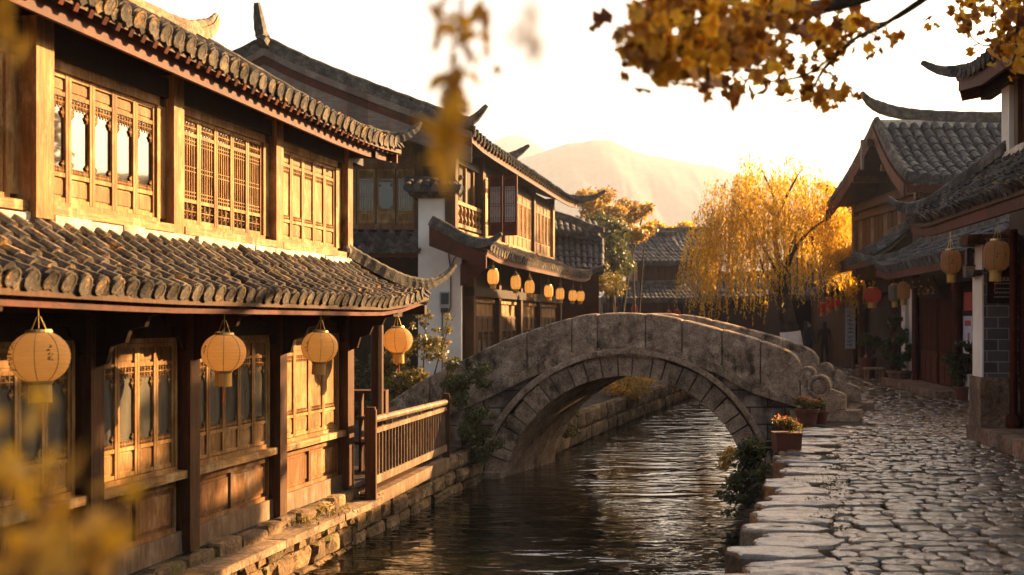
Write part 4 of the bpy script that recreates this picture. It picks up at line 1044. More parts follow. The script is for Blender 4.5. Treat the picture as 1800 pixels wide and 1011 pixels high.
roof(h6, lambda u: V((7.0+4.4*u, 63.2, 5.85)), lambda u: V((7.0+4.4*u, 66.5, 7.15)), 16, 5, .13, .1, 63, M['tile_b'], M['brown'], .1)
ridge(h6, [V((6.9,66.5,7.35)),V((9,66.5,7.25)),V((11.4,66.5,7.35))], 1.8, 4, .7, .85)
h11 = thing('tiled_house', 'low dark shop house far behind the left fronds of the willow', 'house', (11,62,0))
b = MB(); b.box(8.9,14.5,60.6,64,-.1,3.3); b.build('wall', M['dark'], h11)
roof(h11, lambda u: V((8.4+6.4*u, 59.8, 3.2)), lambda u: V((8.6+6.2*u, 62, 4.4)), 22, 4, .12, .08, 65, M['tile_b'], M['brown'], .1)
ridge(h11, [V((8.4,62,4.6)),V((11,62,4.5)),V((14.8,62,4.6))], 1.4, 4, .7, .85)
for i, (x, y, z, lab) in enumerate(((5.0,53.4,2.35,'leftmost tiny red lantern at the far shop house'),(5.75,53.4,2.45,'tiny red lantern second from left at the far shop house'),(7.35,53.4,2.2,'tiny red lantern hanging near the middle of the far shop'),(7.75,53.4,2.25,'rightmost tiny red lantern at the far shop house'))):
    lantern('red', V((x,y,z+.55)), lab, 'tiny red lanterns at the far shop house', .34, .36, M['paper_red'], .25, .12)
# ---------------------------------------------------------------- near house on the right
F3 = Fr(6.8, 16.8, -.124, -.9923); F3.n = V((-.9923,.124,0))     # a grows toward the camera
h7 = thing('brick_house', 'near right house with brick pillar, upturned tiled eaves and a red wooden door', 'house', F3.P(2,-1,.3))
rnd = random.Random(41)
b = MB(); b.fb(F3,.0,9,-6,-.52,.2,3.9); b.fb(F3,2.15,9,-6,-.0,3.9,5.4); b.build('wall', M['dark'], h7)
mb = MB(); a = .02
while a < 9:
    l = rnd.uniform(.7,1.3); mb.fb(F3,a,a+l-.008,-1.2,.10+rnd.uniform(-.015,.015),.2,.49+rnd.uniform(-.006,.006)); a += l
mb.build('platform', M['base'], h7)
mb = MB(); mb.fb(F3,-.03,.56,-.53,.04,.49,1.20); mb.build('pillar_base', M['base'], h7)
mb = MB(); mb.fb(F3,0,.52,-.5,-.02,1.20,3.25); mb.build('brick_pillar', M['brick'], h7)
mb = MB(); mb.fb(F3,.0,.50,-.02,.0,1.20,2.66); mb.fb(F3,.12,.50,-.02,.002,2.66,3.1); mb.build('plaster_strip', M['plaster'], h7)
for z0,z1,o in ((2.66,2.74,.12),(3.1,3.25,.2)): mb = MB(); mb.fb(F3,.05,.5,-.02,o,z0,z1); mb.build('pillar_corbel', M['ridge'], h7)
for k in range(8):
    mb = MB(); a = .54+k*.62; mb.fb(F3,a,a+.60,-.60,-.51,.5,2.9); mb.fb(F3,a+.06,a+.54,-.51,-.49,.62,1.3); mb.fb(F3,a+.06,a+.54,-.51,-.49,1.4,2.8); mb.build('door', M['red'], h7)
mb = MB(); mb.tube([F3.P(.66,-.38,.49),F3.P(.66,-.38,3.3)], .055, 10); mb.lathe(F3.P(.66,-.38,.49), [(.09,0),(.11,.06),(.10,.16),(.06,.2)], 12); mb.build('porch_post', M['red'], h7)
def e3(u): a = -.85+10*u; lf = .14*max(0,1-u*7)**2; return F3.P(a, .72, 3.48+lf)
def t3(u):
    a = -.85+10*u; f = min(1,max(0,(2.1-a)/2.95)); return F3.P(a, .12+.56*f, 4.12-.45*f)
roof(h7, e3, t3, 46, 6, .07, .04, 71, M['tile'], M['brown'], .06)
mb = MB()
for k in range(10): p, q = e3(k/10), e3((k+1)/10); mb.beam(p-F3.n*.06-V((0,0,.17)), q-F3.n*.06-V((0,0,.17)), .05, .15)
mb.build('fascia', M['red'], h7)
mb = MB()
for k in range(40): u = (k+.5)/40; p = e3(u)-V((0,0,.13)); mb.beam(p-F3.n*.1, t3(u)-V((0,0,.15)), .06, .06)
mb.build('rafter_row', M['brown'], h7)
ridge(h7, [F3.P(2.3,.16,4.22),F3.P(1.5,.28,4.08),F3.P(.6,.45,3.88),F3.P(-.2,.6,3.74),F3.P(-.75,.74,3.74),F3.P(-1.1,.86,3.84),F3.P(-1.3,.95,3.98)], .95, 6, .3, .6)
mb = MB(); a = 2.2
while a < 9: l = rnd.uniform(.3,.7); mb.fb(F3,a,a+l-.008,.0,.22+rnd.uniform(0,.03),4.05,4.17+rnd.uniform(-.02,0)); a += l
mb.build('plaster_band', M['band'], h7)
mb = MB(); mb.fb(F3,2.1,2.42,.0,.20,4.1,5.12); mb.build('white_pillar', M['plaster'], h7)
mb = MB(); mb.fb(F3,2.42,8.5,.0,.14,4.15,5.3); mb.build('upper_boards', M['red'], h7)
for a in (2.6,3.9): mb = MB(); mb.fb(F3,a,a+.14,.14,.19,4.15,5.3); mb.build('post', M['brown'], h7)
def e4(u): a = 1.35+9*u; lf = .14*max(0,1-u*8)**2; return F3.P(a, .58, 5.26+lf)
def t4(u): a = 1.35+9*u; f = min(1,max(0,(3.6-a)/2.2)); return F3.P(a, -2.4+2.6*f, 6.45-.95*f)
roof(h7, e4, t4, 42, 8, .07, .10, 73, M['tile'], M['brown'], .06)
mb = MB()
for k in range(8): p, q = e4(k/8), e4((k+1)/8); mb.beam(p-F3.n*.06-V((0,0,.18)), q-F3.n*.06-V((0,0,.18)), .05, .16)
mb.build('fascia', M['red'], h7)
mb = MB(); mb.extr([F3.P(1.36,.5,5.0),F3.P(1.36,.55,5.2),F3.P(1.36,-.6,5.75),F3.P(1.36,-.6,5.2)], F3.t*.05); mb.build('barge_board', M['red'], h7)
mb = MB(); mb.beam(F3.P(1.4,.2,5.08),F3.P(8,.2,5.08),.14,.16); mb.build('eave_purlin', M['dark'], h7)
ridge(h7, [F3.P(3.6,-2.3,6.55),F3.P(2.7,-1.3,5.95),F3.P(1.9,-.3,5.53),F3.P(1.5,.3,5.40),F3.P(1.2,.70,5.44),F3.P(1.0,.95,5.62)], 1.0, 6, .3, .6)
ridge(h7, [F3.P(10,-2.4,6.6),F3.P(5,-2.4,6.56),F3.P(3.6,-2.4,6.6),F3.P(3.1,-2.4,6.85)], 1.2, 5, .4, .8)
mb = MB(); mb.grid([[F3.P(3.4,-2.4,6.4),F3.P(10.4,-2.4,6.4)],[F3.P(1.5,-5.5,5.2),F3.P(10.4,-5.5,5.2)]]); mb.grid([[F3.P(3.4,-2.4,6.4),F3.P(1.5,-5.5,5.2)],[F3.P(1.5,.3,5.3),F3.P(1.4,-3,5.25)]]); mb.build('back_roof', M['tile_b'], h7)
# plaque on the pillar
pq = thing('wall_plaque', 'dark wooden plaque with pale lettering fixed on the brick pillar', 'sign', F3.P(.54,-.25,2.3))
mb = MB(); mb.fb(F3,.522,.545,-.46,-.06,2.26,2.78); mb.build('board', M['dark'], pq)
mb = MB(); rr = random.Random(6)
for z, h, x0, x1 in ((2.58,.055,.09,.35),(2.53,.018,.09,.38),(2.46,.016,.12,.40),(2.40,.022,.10,.38),(2.34,.016,.09,.36)):
    x = x0
    while x < x1:
        w_ = h*rr.uniform(.55,.85); s = max(.004,h*.14)
        for q in ((0,0,s/h,1),(0,.86,1,1),(0,.42,.9,.56)) if rr.random() < .6 else ((0,0,s/h,1),(.8,0,1,1),(0,0,1,.15)):
            mb.fb(F3,.545,.549,-.06-x-w_*q[2],-.06-x-w_*q[0],z+h*q[1],z+h*q[3])
        x += w_*1.3
mb.build('lettering', M['cream'], pq)
# lanterns and wall lamp
for pxx,pyc,D,H,lab,wr in ((1755,450,.30,.36,'large unlit barrel lantern with faint writing before the brick pillar',[(-.35,.6,-.5,5),(.4,.5,-.4,4)]),(1670,460,.27,.32,'barrel lantern at the far corner of the near right eave',[(-.2,.5,-.3,4)])):
    Y = {1755:13.9,1670:15.9}[pxx]; p = px(pxx,pyc,Y); zc = p.z; p.z = 3.30
    lantern('barrel', p, lab, 'barrel lanterns under the near right eave', D, H, M['paper_dim'], p.z-zc-H/2, .11, wr, 3.4, .5)
wl_ = thing('wall_lamp', 'small white box lamp on a dark bracket by the white plaster strip', 'lamp', px(1703,478,16.7))
p = px(1703,478,16.7)
mb = MB(); mb.box(p.x-.06,p.x+.06,p.y-.06,p.y+.06,p.z-.08,p.z+.08); mb.build('lamp_shade', M['paper_white'], wl_)
mb = MB(); mb.beam((p.x,p.y,p.z+.08),(p.x,p.y,p.z+.34),.09,.09); mb.beam((p.x,p.y,p.z+.3),(p.x+.14,p.y,p.z+.3),.03,.03); mb.box(p.x-.07,p.x+.07,p.y-.07,p.y+.07,p.z+.08,p.z+.10); mb.build('bracket', M['black'], wl_)

# ---------------------------------------------------------------- middle right house with big gable roof
F4 = Fr(10.4, 27.0, .1338, .991); F4.n = V((-.991,.1338,0))      # a grows away from the camera
def X4(y, o=0): return 10.4+.135*(y-27)-o
h8 = thing('timber_house', 'tall timber house with a wide grey tiled roof on the right of the street', 'house', (11.5,31,.3))
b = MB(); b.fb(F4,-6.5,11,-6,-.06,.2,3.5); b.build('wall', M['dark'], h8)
b = MB(); b.box(10.95,17,30.4,36.2,3.3,5.75); b.build('upper_wall', M['brown'], h8)
b = MB(); b.extr([(11.2,30.4,5.75),(11.2,36.2,5.75),(11.2,33.3,7.3)], (5,0,0)); b.build('gable_wall', M['dark'], h8)
# gable wall boards, posts and rails facing the street
for k in range(14): mb = MB(); y = 30.6+k*.4; mb.box(10.88,10.95,y,y+.34,3.9,5.15); mb.build('plank', M['rail'] if k % 3 == 0 else M['brown'], h8)
for y in (30.5,36.1): mb = MB(); mb.box(10.80,10.98,y-.1,y+.1,3.4,5.7); mb.build('corner_post', M['rail'], h8)
mb = MB(); mb.beam((10.86,30.4,5.22),(10.86,36.1,5.22),.12,.14); mb.beam((10.86,30.4,3.95),(10.86,36.1,3.95),.12,.12); mb.build('beam', M['brown'], h8)
for k in range(5): mb = MB(); x = 11.15+k*.72; mb.box(x,x+.62,30.28,30.4,4.15,5.25); mb.box(x+.12,x+.5,30.25,30.28,4.4,5.05); mb.build('wall_panel', M['red'], h8)
mb = MB(); mb.box(10.9,16,30.24,30.4,5.3,5.5); mb.build('beam', M['red'], h8)
RX0, RX1 = 10.05, 17.5
def rE(u): return V((RX0+.0+(RX1-RX0)*u, 29.0+.0*u, 5.60+.10*max(0,1-u*6)**2))
def rR(u): return V((RX0+.35+(RX1-RX0)*u, 32.6, 7.62))
roof(h8, rE, rR, 24, 9, .125, .18, 81, M['tile_b'], M['brown'], .08)
def rE2(u): return V((RX1-(RX1-RX0)*u, 36.2, 5.75)); 
def rR2(u): return V((RX1+.35-(RX1-RX0)*u, 32.6, 7.62))
roof(h8, rE2, rR2, 24, 6, .125, .18, 82, M['tile_b'], M['brown'], .08)
ridge(h8, [V((18,32.6,7.86)),V((14.5,32.6,7.80)),V((12.2,32.6,7.84)),V((11.0,32.6,7.97)),V((10.3,32.55,8.22)),V((9.98,32.5,8.55))], 1.6, 6, .28, .72)
mb = MB(); mb.box(10.5,17.5,32.5,32.7,7.55,7.76); mb.build('ridge_base', M['band'], h8)
mb = MB(); mb.box(10.1,17.4,29.03,29.09,5.30,5.47); mb.build('fascia', M['red'], h8)
def gq(y, dz, x): # barge profile
    s = abs(y-32.6)/3.6; return V((x+.35*(1-s), y, 7.62-2.02*s-.18*math.sin(math.pi*s)+dz))
for y1 in (29.0, 36.2):
    mb = MB(); ys = np.linspace(32.6, y1, 9)
    for a, c in zip(ys, ys[1:]): mb.hexa([gq(a,-.42,9.98),gq(c,-.42,9.98),gq(c,-.42,10.05),gq(a,-.42,10.05),gq(a,-.08,9.98),gq(c,-.08,9.98),gq(c,-.08,10.05),gq(a,-.08,10.05)])
    mb.build('barge_board', M['red'], h8)
    ridge(h8, [gq(y,.12,10.1) for y in np.linspace(32.6, y1, 7)], 1.2, 3, .8, .9)
for y in (31.3,33.9,32.6): mb = MB(); z = gq(y,-.5,0).z; mb.beam((10.15,y,z),(11.2,y,z),.14,.18); mb.build('purlin', M['brown'], h8)
mb = MB(); mb.box(10.0,10.06,32.52,32.68,6.35,7.2); mb.build('gable_pendant', M['greyboard'], h8)
mb = MB(); mb.beam((10.9,30.2,5.55),(10.9,36.2,5.55),.14,.2); mb.build('tie_beam', M['brown'], h8)
# street skirt roofs
def skirt(h, y0, y1, z, oe, zt, ot, rows, seed, tip0=False, tip1=True):
    E = lambda u: V((X4(y0+(y1-y0)*u, oe), y0+(y1-y0)*u, z+(.16*max(0,(u-.8)/.2)**2 if tip1 else 0)))
    T = lambda u: V((X4(y0+(y1-y0)*u, ot), y0+(y1-y0)*u, zt))
    roof(h, E, T, rows, 5, .10, .06, seed, M['tile_b'], M['brown'], .07)
    mb = MB()
    for k in range(6): p, q = E(k/6), E((k+1)/6); mb.beam(p-V((0,0,.18)), q-V((0,0,.18)), .06, .15)
    mb.build('fascia', M['red'], h)
    if tip1: ridge(h, [T(1)+V((0,0,.1)), T(1).lerp(E(1),.4)+V((0,.05,.02)), T(1).lerp(E(1),.8)+V((0,.15,.06)), E(1)+V((-.1,.3,.16)), E(1)+V((-.45,.55,.36))], 1.2, 5, .35, .6)
    ridge(h, [T(0)+V((0,0,.12)), T(.5)+V((0,0,.1)), T(1)+V((0,0,.12))], 1.1, 4, .9, .9)
skirt(h8, 21.4, 29.6, 3.28, 1.25, 3.95, .0, 40, 83)
skirt(h8, 30.6, 37.6, 3.80, 1.15, 4.45, .25, 32, 84)
mb = MB(); mb.extr([V((X4(21.4,1.2),21.4,3.05)),V((X4(21.4,1.25),21.4,3.25)),V((X4(21.4,.0),21.4,3.9)),V((X4(21.4,.0),21.4,3.05))], (0,.06,0)); mb.build('barge_board', M['red'], h8)
# ground floor: doors, white piers, posts
for y0, y1 in ((22.0,23.6),(26.2,28.0),(28.2,30.0)):
    n = 3; 
    for j in range(n):
        a0 = (y0-27)/.991+(y1-y0)*j/n; a1 = a0+(y1-y0)/n-.02
        mb = MB(); mb.fb(F4,a0,a1,-.05,.02,.42,2.95)
        for k in range(5): c = a0+(a1-a0)*(k+.5)/5; mb.fb(F4,c-.03,c+.03,.02,.04,1.25,2.8)
        mb.fb(F4,a0+.04,a1-.04,.02,.035,.5,1.1); mb.build('door', M['red'], h8)
for y in (24.0,25.9,30.2,33.2): mb = MB(); p = V((X4(y,.12),y,0)); mb.tube([p+V((0,0,.3)),p+V((0,0,3.3))], .10, 10); mb.build('post', M['red'], h8)
for y0, y1 in ((30.5,31.1),(31.6,32.1)): mb = MB(); mb.fb(F4,(y0-27)/.991,(y1-27)/.991,-.05,.10,.3,2.9); mb.build('white_pier', M['plaster'], h8)
mb = MB(); mb.fb(F4,(25.2-27)/.991,(31.5-27)/.991,.0,.75,.2,.44); mb.build('step', M['base'], h8)
mb = MB(); mb.fb(F4,(24.1-27)/.991,(24.9-27)/.991,-.02,.25,.3,.85); mb.build('white_block', M['plaster'], h8)
mb = MB(); mb.beam((X4(21.5,.1),21.5,3.0),(X4(38,.1),38,3.0),.16,.25); mb.build('beam', M['dark'], h8)
# name board over the door, poster on the wall
sg = thing('name_board', 'dark tilted name board with carved golden characters above the red door', 'sign', (X4(28,.3),28,2.9))
mb = MB(); q = [V((X4(y,o),y,z)) for y,o,z in ((26.9,.42,3.1),(29.2,.42,3.1),(29.2,.18,2.55),(26.9,.18,2.55))]; mb.extr(q, F4.n*.05); mb.build('board', M['dark'], sg)
mb = MB(); rr = random.Random(9)
for k in range(4):
    for s in range(7):
        y = 27.1+.52*k+rr.uniform(.02,.36); z = rr.uniform(2.66,3.0); o = .18+.24*(z-2.55)/.55+.056
        dy, dz = (rr.uniform(.08,.25),.03) if s % 2 else (.035,rr.uniform(.1,.25))
        mb.fb(F4,(y-27)/.991,(min(y+dy,27.55+.52*k)-27)/.991,o,o+.012,z,min(z+dz,3.05))
mb.build('lettering', M['brass'], sg)
ps = thing('poster', 'pale blue poster on the wall between the red doors and the brick pillar', 'poster', (X4(25.4,.05),25.4,1.7))
mb = MB(); mb.fb(F4,(25.0-27)/.991,(25.75-27)/.991,-.05,.02,1.28,2.12); mb.build('sheet', M['poster'], ps)
mb = MB(); mb.fb(F4,(25.1-27)/.991,(25.6-27)/.991,.02,.024,1.9,2.02); mb.fb(F4,(25.2-27)/.991,(25.35-27)/.991,.02,.024,1.4,1.75); mb.build('print', M['redprint'], ps)
ps2 = thing('poster', 'small red and white print above the pale blue poster', 'poster', (X4(25.4,.05),25.4,2.4))
mb = MB(); mb.fb(F4,(25.0-27)/.991,(25.7-27)/.991,-.05,.02,2.24,2.65); mb.build('sheet', M['redprint'], ps2)

# ---------------------------------------------------------------- farther right houses
h9 = thing('tiled_house', 'house beyond the tall right house with its tiled roof slope facing us', 'house', (13.5,44,.3))
b = MB(); b.box(12.7,19,41.2,48,.2,5.2); b.build('wall', M['brown'], h9)
roof(h9, lambda u: V((11.9+6*u, 40.6, 5.0+.1*max(0,1-u*6)**2)), lambda u: V((12.1+6*u, 44, 6.75)), 22, 8, .12, .14, 91, M['tile_b'], M['brown'], .08)
roof(h9, lambda u: V((17.9-6*u, 47.6, 5.0)), lambda u: V((18.1-6*u, 44, 6.75)), 22, 4, .12, .14, 92, M['tile_b'], M['brown'], .08)
ridge(h9, [V((18,44,6.95)),V((14,44,6.9)),V((12.5,44,6.98)),V((11.8,43.9,7.3))], 1.5, 5, .4, .8)
def skirt2(h, y0, y1, z, rows, seed, x0):
    E = lambda u: V((x0(y0+(y1-y0)*u)-1.2, y0+(y1-y0)*u, z+.2*max(0,(u-.75)/.25)**2)); T = lambda u: V((x0(y0+(y1-y0)*u), y0+(y1-y0)*u, z+.75))
    roof(h, E, T, rows, 4, .11, .06, seed, M['tile_b'], M['brown'], .08)
    ridge(h, [T(1)+V((0,0,.1)), T(1).lerp(E(1),.6)+V((0,.1,.0)), E(1)+V((-.1,.2,.14)), E(1)+V((-.45,.4,.36))], 1.2, 5, .35, .6)
X5 = lambda y: 11.9+.2*(y-38)
skirt2(h9, 38.2, 47, 3.15, 36, 93, X5)
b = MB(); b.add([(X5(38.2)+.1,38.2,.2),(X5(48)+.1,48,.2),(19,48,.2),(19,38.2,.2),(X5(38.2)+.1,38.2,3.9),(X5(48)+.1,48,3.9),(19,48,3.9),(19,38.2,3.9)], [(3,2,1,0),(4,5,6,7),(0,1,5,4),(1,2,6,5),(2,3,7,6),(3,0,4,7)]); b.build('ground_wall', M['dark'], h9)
for y in (38.6,41,43.5,46): mb = MB(); mb.tube([(X5(y)-.15,y,.3),(X5(y)-.15,y,3.2)], .11, 8); mb.build('post', M['brown'], h9)
for y in (39,41.4,43.8): mb = MB(); mb.add([(X5(y)+.02,y,.4),(X5(y+1.7)+.02,y+1.7,.4),(X5(y+1.7)+.02,y+1.7,2.8),(X5(y)+.02,y,2.8),(X5(y)+.1,y,.4),(X5(y+1.7)+.1,y+1.7,.4),(X5(y+1.7)+.1,y+1.7,2.8),(X5(y)+.1,y,2.8)], [(0,1,2,3),(4,5,6,7)]); mb.build('door', M['brown'], h9)
h10 = thing('tiled_house', 'farthest dark shop house closing the street behind the willow trunk', 'house', (15,54,.3))
b = MB(); b.box(13.2,21,50,58,.2,5); b.build('wall', M['brown'], h10)
roof(h10, lambda u: V((12.2+7*u, 49.2, 4.6)), lambda u: V((12.4+7*u, 53, 6.4)), 22, 5, .13, .12, 94, M['tile_b'], M['brown'], .08)
ridge(h10, [V((19,53,6.6)),V((15,53,6.55)),V((12.2,53,6.8))], 1.6, 4, .5, .8)
roof(h10, lambda u: V((11.2+4*u, 48.2, 3.0)), lambda u: V((11.8+4*u, 49.9, 3.7)), 18, 4, .12, .06, 95, M['tile_b'], M['brown'], .08)
b = MB(); b.box(12.2,14.5,50.2,55,.2,3.3); b.build('ground_wall', M['dark'], h10)
bs = thing('blue_banner', 'narrow vertical blue printed banner beside the dark shop doorway', 'banner', (X5(40)-.2,40,.6))
mb = MB(); c = px(1495,577,40.2); mb.box(c.x-.17,c.x+.17,c.y,c.y+.03,c.z-.72,c.z+.72); mb.build('cloth', M['poster'], bs)
mb = MB(); rr = random.Random(2)
for k in range(9):
    for s in range(4):
        x = c.x+rr.uniform(-.13,.02); z = c.z-.66+.145*k+rr.uniform(0,.08); mb.box(x,x+rr.uniform(.04,.12),c.y-.006,c.y,z,z+.03)
mb.build('lettering', M['blue'], bs)
mb = MB(); mb.tube([(c.x,c.y+.05,.3),(c.x,c.y+.05,c.z+.78)], .02, 6); mb.build('pole', M['black'], bs)
# lanterns down the street
rd = 'red lanterns hanging along the far right shops'
for pxx,pyc,Y,D,H,mat,lab,grp,ex in ((1535,504,33.5,.50,.42,'paper_red','big round red lantern between the two tiers of eaves',rd,2.0),
    (1473,530,42,.32,.34,'paper_red','small red lantern right of the pair beside the willow',rd,2.6),(1459,533,43,.36,.40,'paper_red','middle red lantern of the three beside the willow',rd,2.6),(1447,541,44,.34,.36,'paper_red','left red lantern of the three touching the willow fronds',rd,2.6),
    (1571,515,29.9,.30,.42,'paper_white','white drum lantern over the potted shrub','drum lanterns over the potted shrub',6.0),(1588,512,29.3,.32,.40,'paper_dim','amber drum lantern over the potted shrub','drum lanterns over the potted shrub',6.0)):
    p = px(pxx,pyc,Y); zc = p.z; p.z = 3.1 if Y < 35 else 3.05
    lantern('far', p, lab, grp, D, H, M[mat], max(.12,p.z-zc-H/2), .14, None, ex, .55)
# ---------------------------------------------------------------- plants
def crown(name, parent, blobs, n, size, mat, seed, aspect=.5, shape='leaf', shell=.45, down=0):
    """leaf cloud: blobs (x,y,z,rx,ry,rz) filled towards their shells"""
    rng = np.random.default_rng(seed); c = []
    vol = np.array([b[3]*b[4]*b[5] for b in blobs])**.75; vol /= vol.sum()
    for b, f in zip(blobs, vol):
        k = int(n*f); d = rng.normal(size=(k,3)); d /= np.linalg.norm(d,axis=1)[:,None]
        r = (shell+(1-shell)*rng.random(k))[:,None]
        c.append(np.array(b[:3])+d*r*np.array(b[3:])*rng.uniform(.75,1.12,(k,1)))
    c = np.concatenate(c); co, f = leaf_quads(c, size, rng, aspect, down, shape)
    return fast_mesh(name, co, f, mat, parent)
def rblobs(rng, cx, cy, cz, R, n, rb_, flat=.75):
    out = []
    for _ in range(n):
        d = rng.normal(size=3); d /= np.linalg.norm(d); r = rng.random()**.4
        out.append((cx+d[0]*r*R[0], cy+d[1]*r*R[1], cz+d[2]*r*R[2], rb_*rng.uniform(.6,1.25), rb_*rng.uniform(.6,1.25), rb_*flat*rng.uniform(.6,1.2)))
    return out
def limb(mb, pts, r0, r1, n=7):
    p = smooth_pts(pts, 5); mb.tube(p, [r0+(r1-r0)*i/(len(p)-1) for i in range(len(p))], n)

# golden willow beyond the bridge
WB = V((9.4, 38.2, .2))
wt = thing('willow_tree', 'golden weeping willow with whitewashed trunk foot standing behind the bridge', 'tree', WB)
def wp(x, y, dy=0): return px(x, y, 38+dy)
mb = MB(); tr = smooth_pts([wp(1397,660,.2),wp(1392,600),wp(1384,560),wp(1378,520),wp(1380,480)], 6); mb.tube(tr, [.34-.14*i/(len(tr)-1) for i in range(len(tr))], 10); mb.build('trunk', M['bark'], wt, True)
mb = MB(); w0 = [wp(1397,662,.2),wp(1393,620),wp(1389,583)]; mb.tube(w0, [.43,.39,.345], 14); mb.build('whitewash', M['white'], wt, True)
mb = MB()
LM = [[(1380,485,0),(1366,445,0),(1361,390,0),(1360,345,.3),(1345,312,.6),(1336,290,.8)],[(1382,485,0),(1395,440,-.4),(1400,410,-.9)],[(1362,395,0),(1378,355,-.5),(1395,322,-1),(1410,296,-1.4)],
      [(1376,500,0),(1350,450,-.5),(1318,395,-1),(1290,352,-1.6)],[(1376,520,0),(1345,480,-.3),(1330,440,.6),(1300,420,1.5)],[(1380,480,0),(1392,430,.8),(1420,380,1.6),(1450,350,2)],
      [(1384,540,0),(1362,510,-.8),(1345,460,-1.4)],[(1361,380,0),(1340,350,1.2),(1300,330,2.0)],[(1380,470,0),(1410,420,-1),(1445,390,-1.8),(1470,380,-2)],[(1361,420,0),(1385,380,.8),(1388,340,1.2)]]
for L in LM: limb(mb, [wp(*p) for p in L], .11 if len(L) > 4 else .075, .008)
mb.build('limb', M['bark'], wt, True)
rng = np.random.default_rng(77); cs = []
ctr = wp(1364, 420)
def strand(x, y, ztop, zb, ox, oy):
    n = int((ztop-zb)/.055); t = np.linspace(0,1,n); sw = rng.uniform(-.10,.10,2)
    cs.append(np.stack([x+ox*np.sqrt(t)+sw[0]*np.sin(t*3), y+oy*np.sqrt(t)+sw[1]*np.sin(t*3), ztop+.2*np.sin(np.minimum(1,t*4)*math.pi)*(t<.25)-(ztop-zb)*t],1)+rng.normal(size=(n,3))*.018)
for i in range(185):                                  # tufts of strands, each falling from one twig
    a = rng.uniform(0, 2*math.pi); r = math.sqrt(rng.random())
    cx = ctr.x+math.cos(a)*r*2.75; cy = ctr.y+math.sin(a)*r*2.5
    dome = math.sqrt(max(0,1-r**2.2))
    zt = 3.8+3.3*dome+rng.uniform(-.75,.5)
    if rng.random() < .35: zt -= rng.uniform(.3,1.6)*dome
    L = rng.uniform(1.2,3.2)*(.8+.5*r); zbot = max((1.8 if cx < 8.6 else 2.35)+rng.uniform(-.3,.9), zt-L)
    if cy < 38.1 and abs(cx-9.25) < .75 and zbot < 4.6: zbot = max(zbot, 4.2+rng.uniform(0,.8))
    if zt-zbot < .5: continue
    for j in range(rng.integers(5,11)):
        q1 = rng.normal(size=2)*.13; lz = rng.uniform(-.25,.15)
        strand(cx+q1[0], cy+q1[1], zt+lz, zbot+rng.uniform(-.2,.9)*(zt-zbot)*.5, math.cos(a)*.35+q1[0]*.8, math.sin(a)*.35+q1[1]*.8)
c = np.concatenate(cs); co, f = leaf_quads(c, .13, rng, .28, 2.2); fast_mesh('crown', co, f, M['willow'], wt)

# autumn trees behind the far houses
def autumn(name, label, base, H, blobs, n, size, mat, seed, stems, cat='tree'):
    t = thing(name, label, cat, base); mb = MB(); b = V(base)
    for e in stems: limb(mb, [b, b.lerp(V(e),.45)+V((0,0,.15*H)), V(e)], .035*H*.5, .012*H*.3)
    mb.build('trunk', M['bark'], t, True)
    crown('crown', t, blobs, n, size, mat, seed); return t
q = lambda x,y,d,r: (*px(x,y,d),r,r,r*.75)
bl = [q(1035,352,50,.75),q(1062,345,50.5,.6),q(1048,375,50,.8),q(1085,372,49,.5),q(1100,362,50,.55),q(1125,372,50,.55),q(1140,365,50,.35),q(1110,385,50,.45),q(1080,395,51,.6),q(1020,345,51,.4)]
autumn('autumn_tree', 'loose orange autumn tree rising above the far roofs left of the willow', (4.6,50.5,0), 6.5, bl, 2600, .22, M['orange'], 101, [px(1040,370,50),px(1105,372,50),px(1130,378,50),px(1070,365,50)])
bl = [q(1055,398,47,.8),q(1085,405,47,.65),q(1070,430,46.5,.9),q(1045,425,47,.5),q(1080,455,46,.8),q(1065,480,46,.8),q(1095,470,47,.6)]
autumn('dark_tree', 'dark green tree crowding beside the small house with the red gable', (4.2,46.5,0), 5, bl, 3600, .22, M['green'], 102, [px(1070,420,46.5),px(1060,400,47)])
bl = [q(1100,405,49,.5),q(1120,412,49,.55),q(1085,420,48.6,.4),q(1140,404,49.5,.4)]
autumn('orange_shrub', 'low orange tree just in front of the far grey roof', (5.4,49.5,0), 4.4, bl, 1100, .2, M['orange'], 103, [px(1110,412,49),px(1135,408,49)])
bl = [q(1150,398,72,.6),q(1163,402,72,.5),q(1190,404,74,.5),q(1205,398,74,.55),q(1175,408,73,.6),q(1140,404,72,.5)]
autumn('yellow_tree', 'distant yellow tree tops peeping over the far roofs', (9.8,73,0), 6, bl, 1300, .26, M['willow'], 104, [px(1160,402,72),px(1198,402,74)])
bl = [q(1050,470,44,.5),q(1055,495,43,.6),q(1075,500,44,.7),q(1040,510,43,.4)]
autumn('dark_shrub', 'dark bush below the eave tip of the gabled house', (3.3,43.5,0), 2, bl, 1500, .16, M['olive'], 105, [px(1060,490,43.5)], 'shrub')

# bushes by the bridge and railing
def bush(name, label, base, blobs, n, size, mat, seed, stems=6):
    t = thing(name, label, 'shrub', base); mb = MB(); rr = random.Random(seed)
    for b in rr.sample(blobs, min(stems, len(blobs))): limb(mb, [V(base), V(base).lerp(V(b[:3]),.5)+V((rr.uniform(-.1,.1),rr.uniform(-.1,.1),.1)), V(b[:3])], .022, .006, 5)
    mb.build('stem', M['bark'], t, True); crown('foliage', t, blobs, n, size, mat, seed); return t
rg = np.random.default_rng(5)
bl = rblobs(rg, -1.75, 20.6, 1.05, (.85,.6,.75), 26, .28)+rblobs(rg, -1.5, 20.4, 1.95, (.7,.3,.3), 9, .12)
bush('leafy_bush', 'olive leafy bush between the railing and the white wall', (-1.7,20.6,-.05), bl, 5200, .085, M['olive'], 201, 10)
bl = rblobs(rg, -2.6, 21.5, .9, (.8,.6,.8), 18, .3)
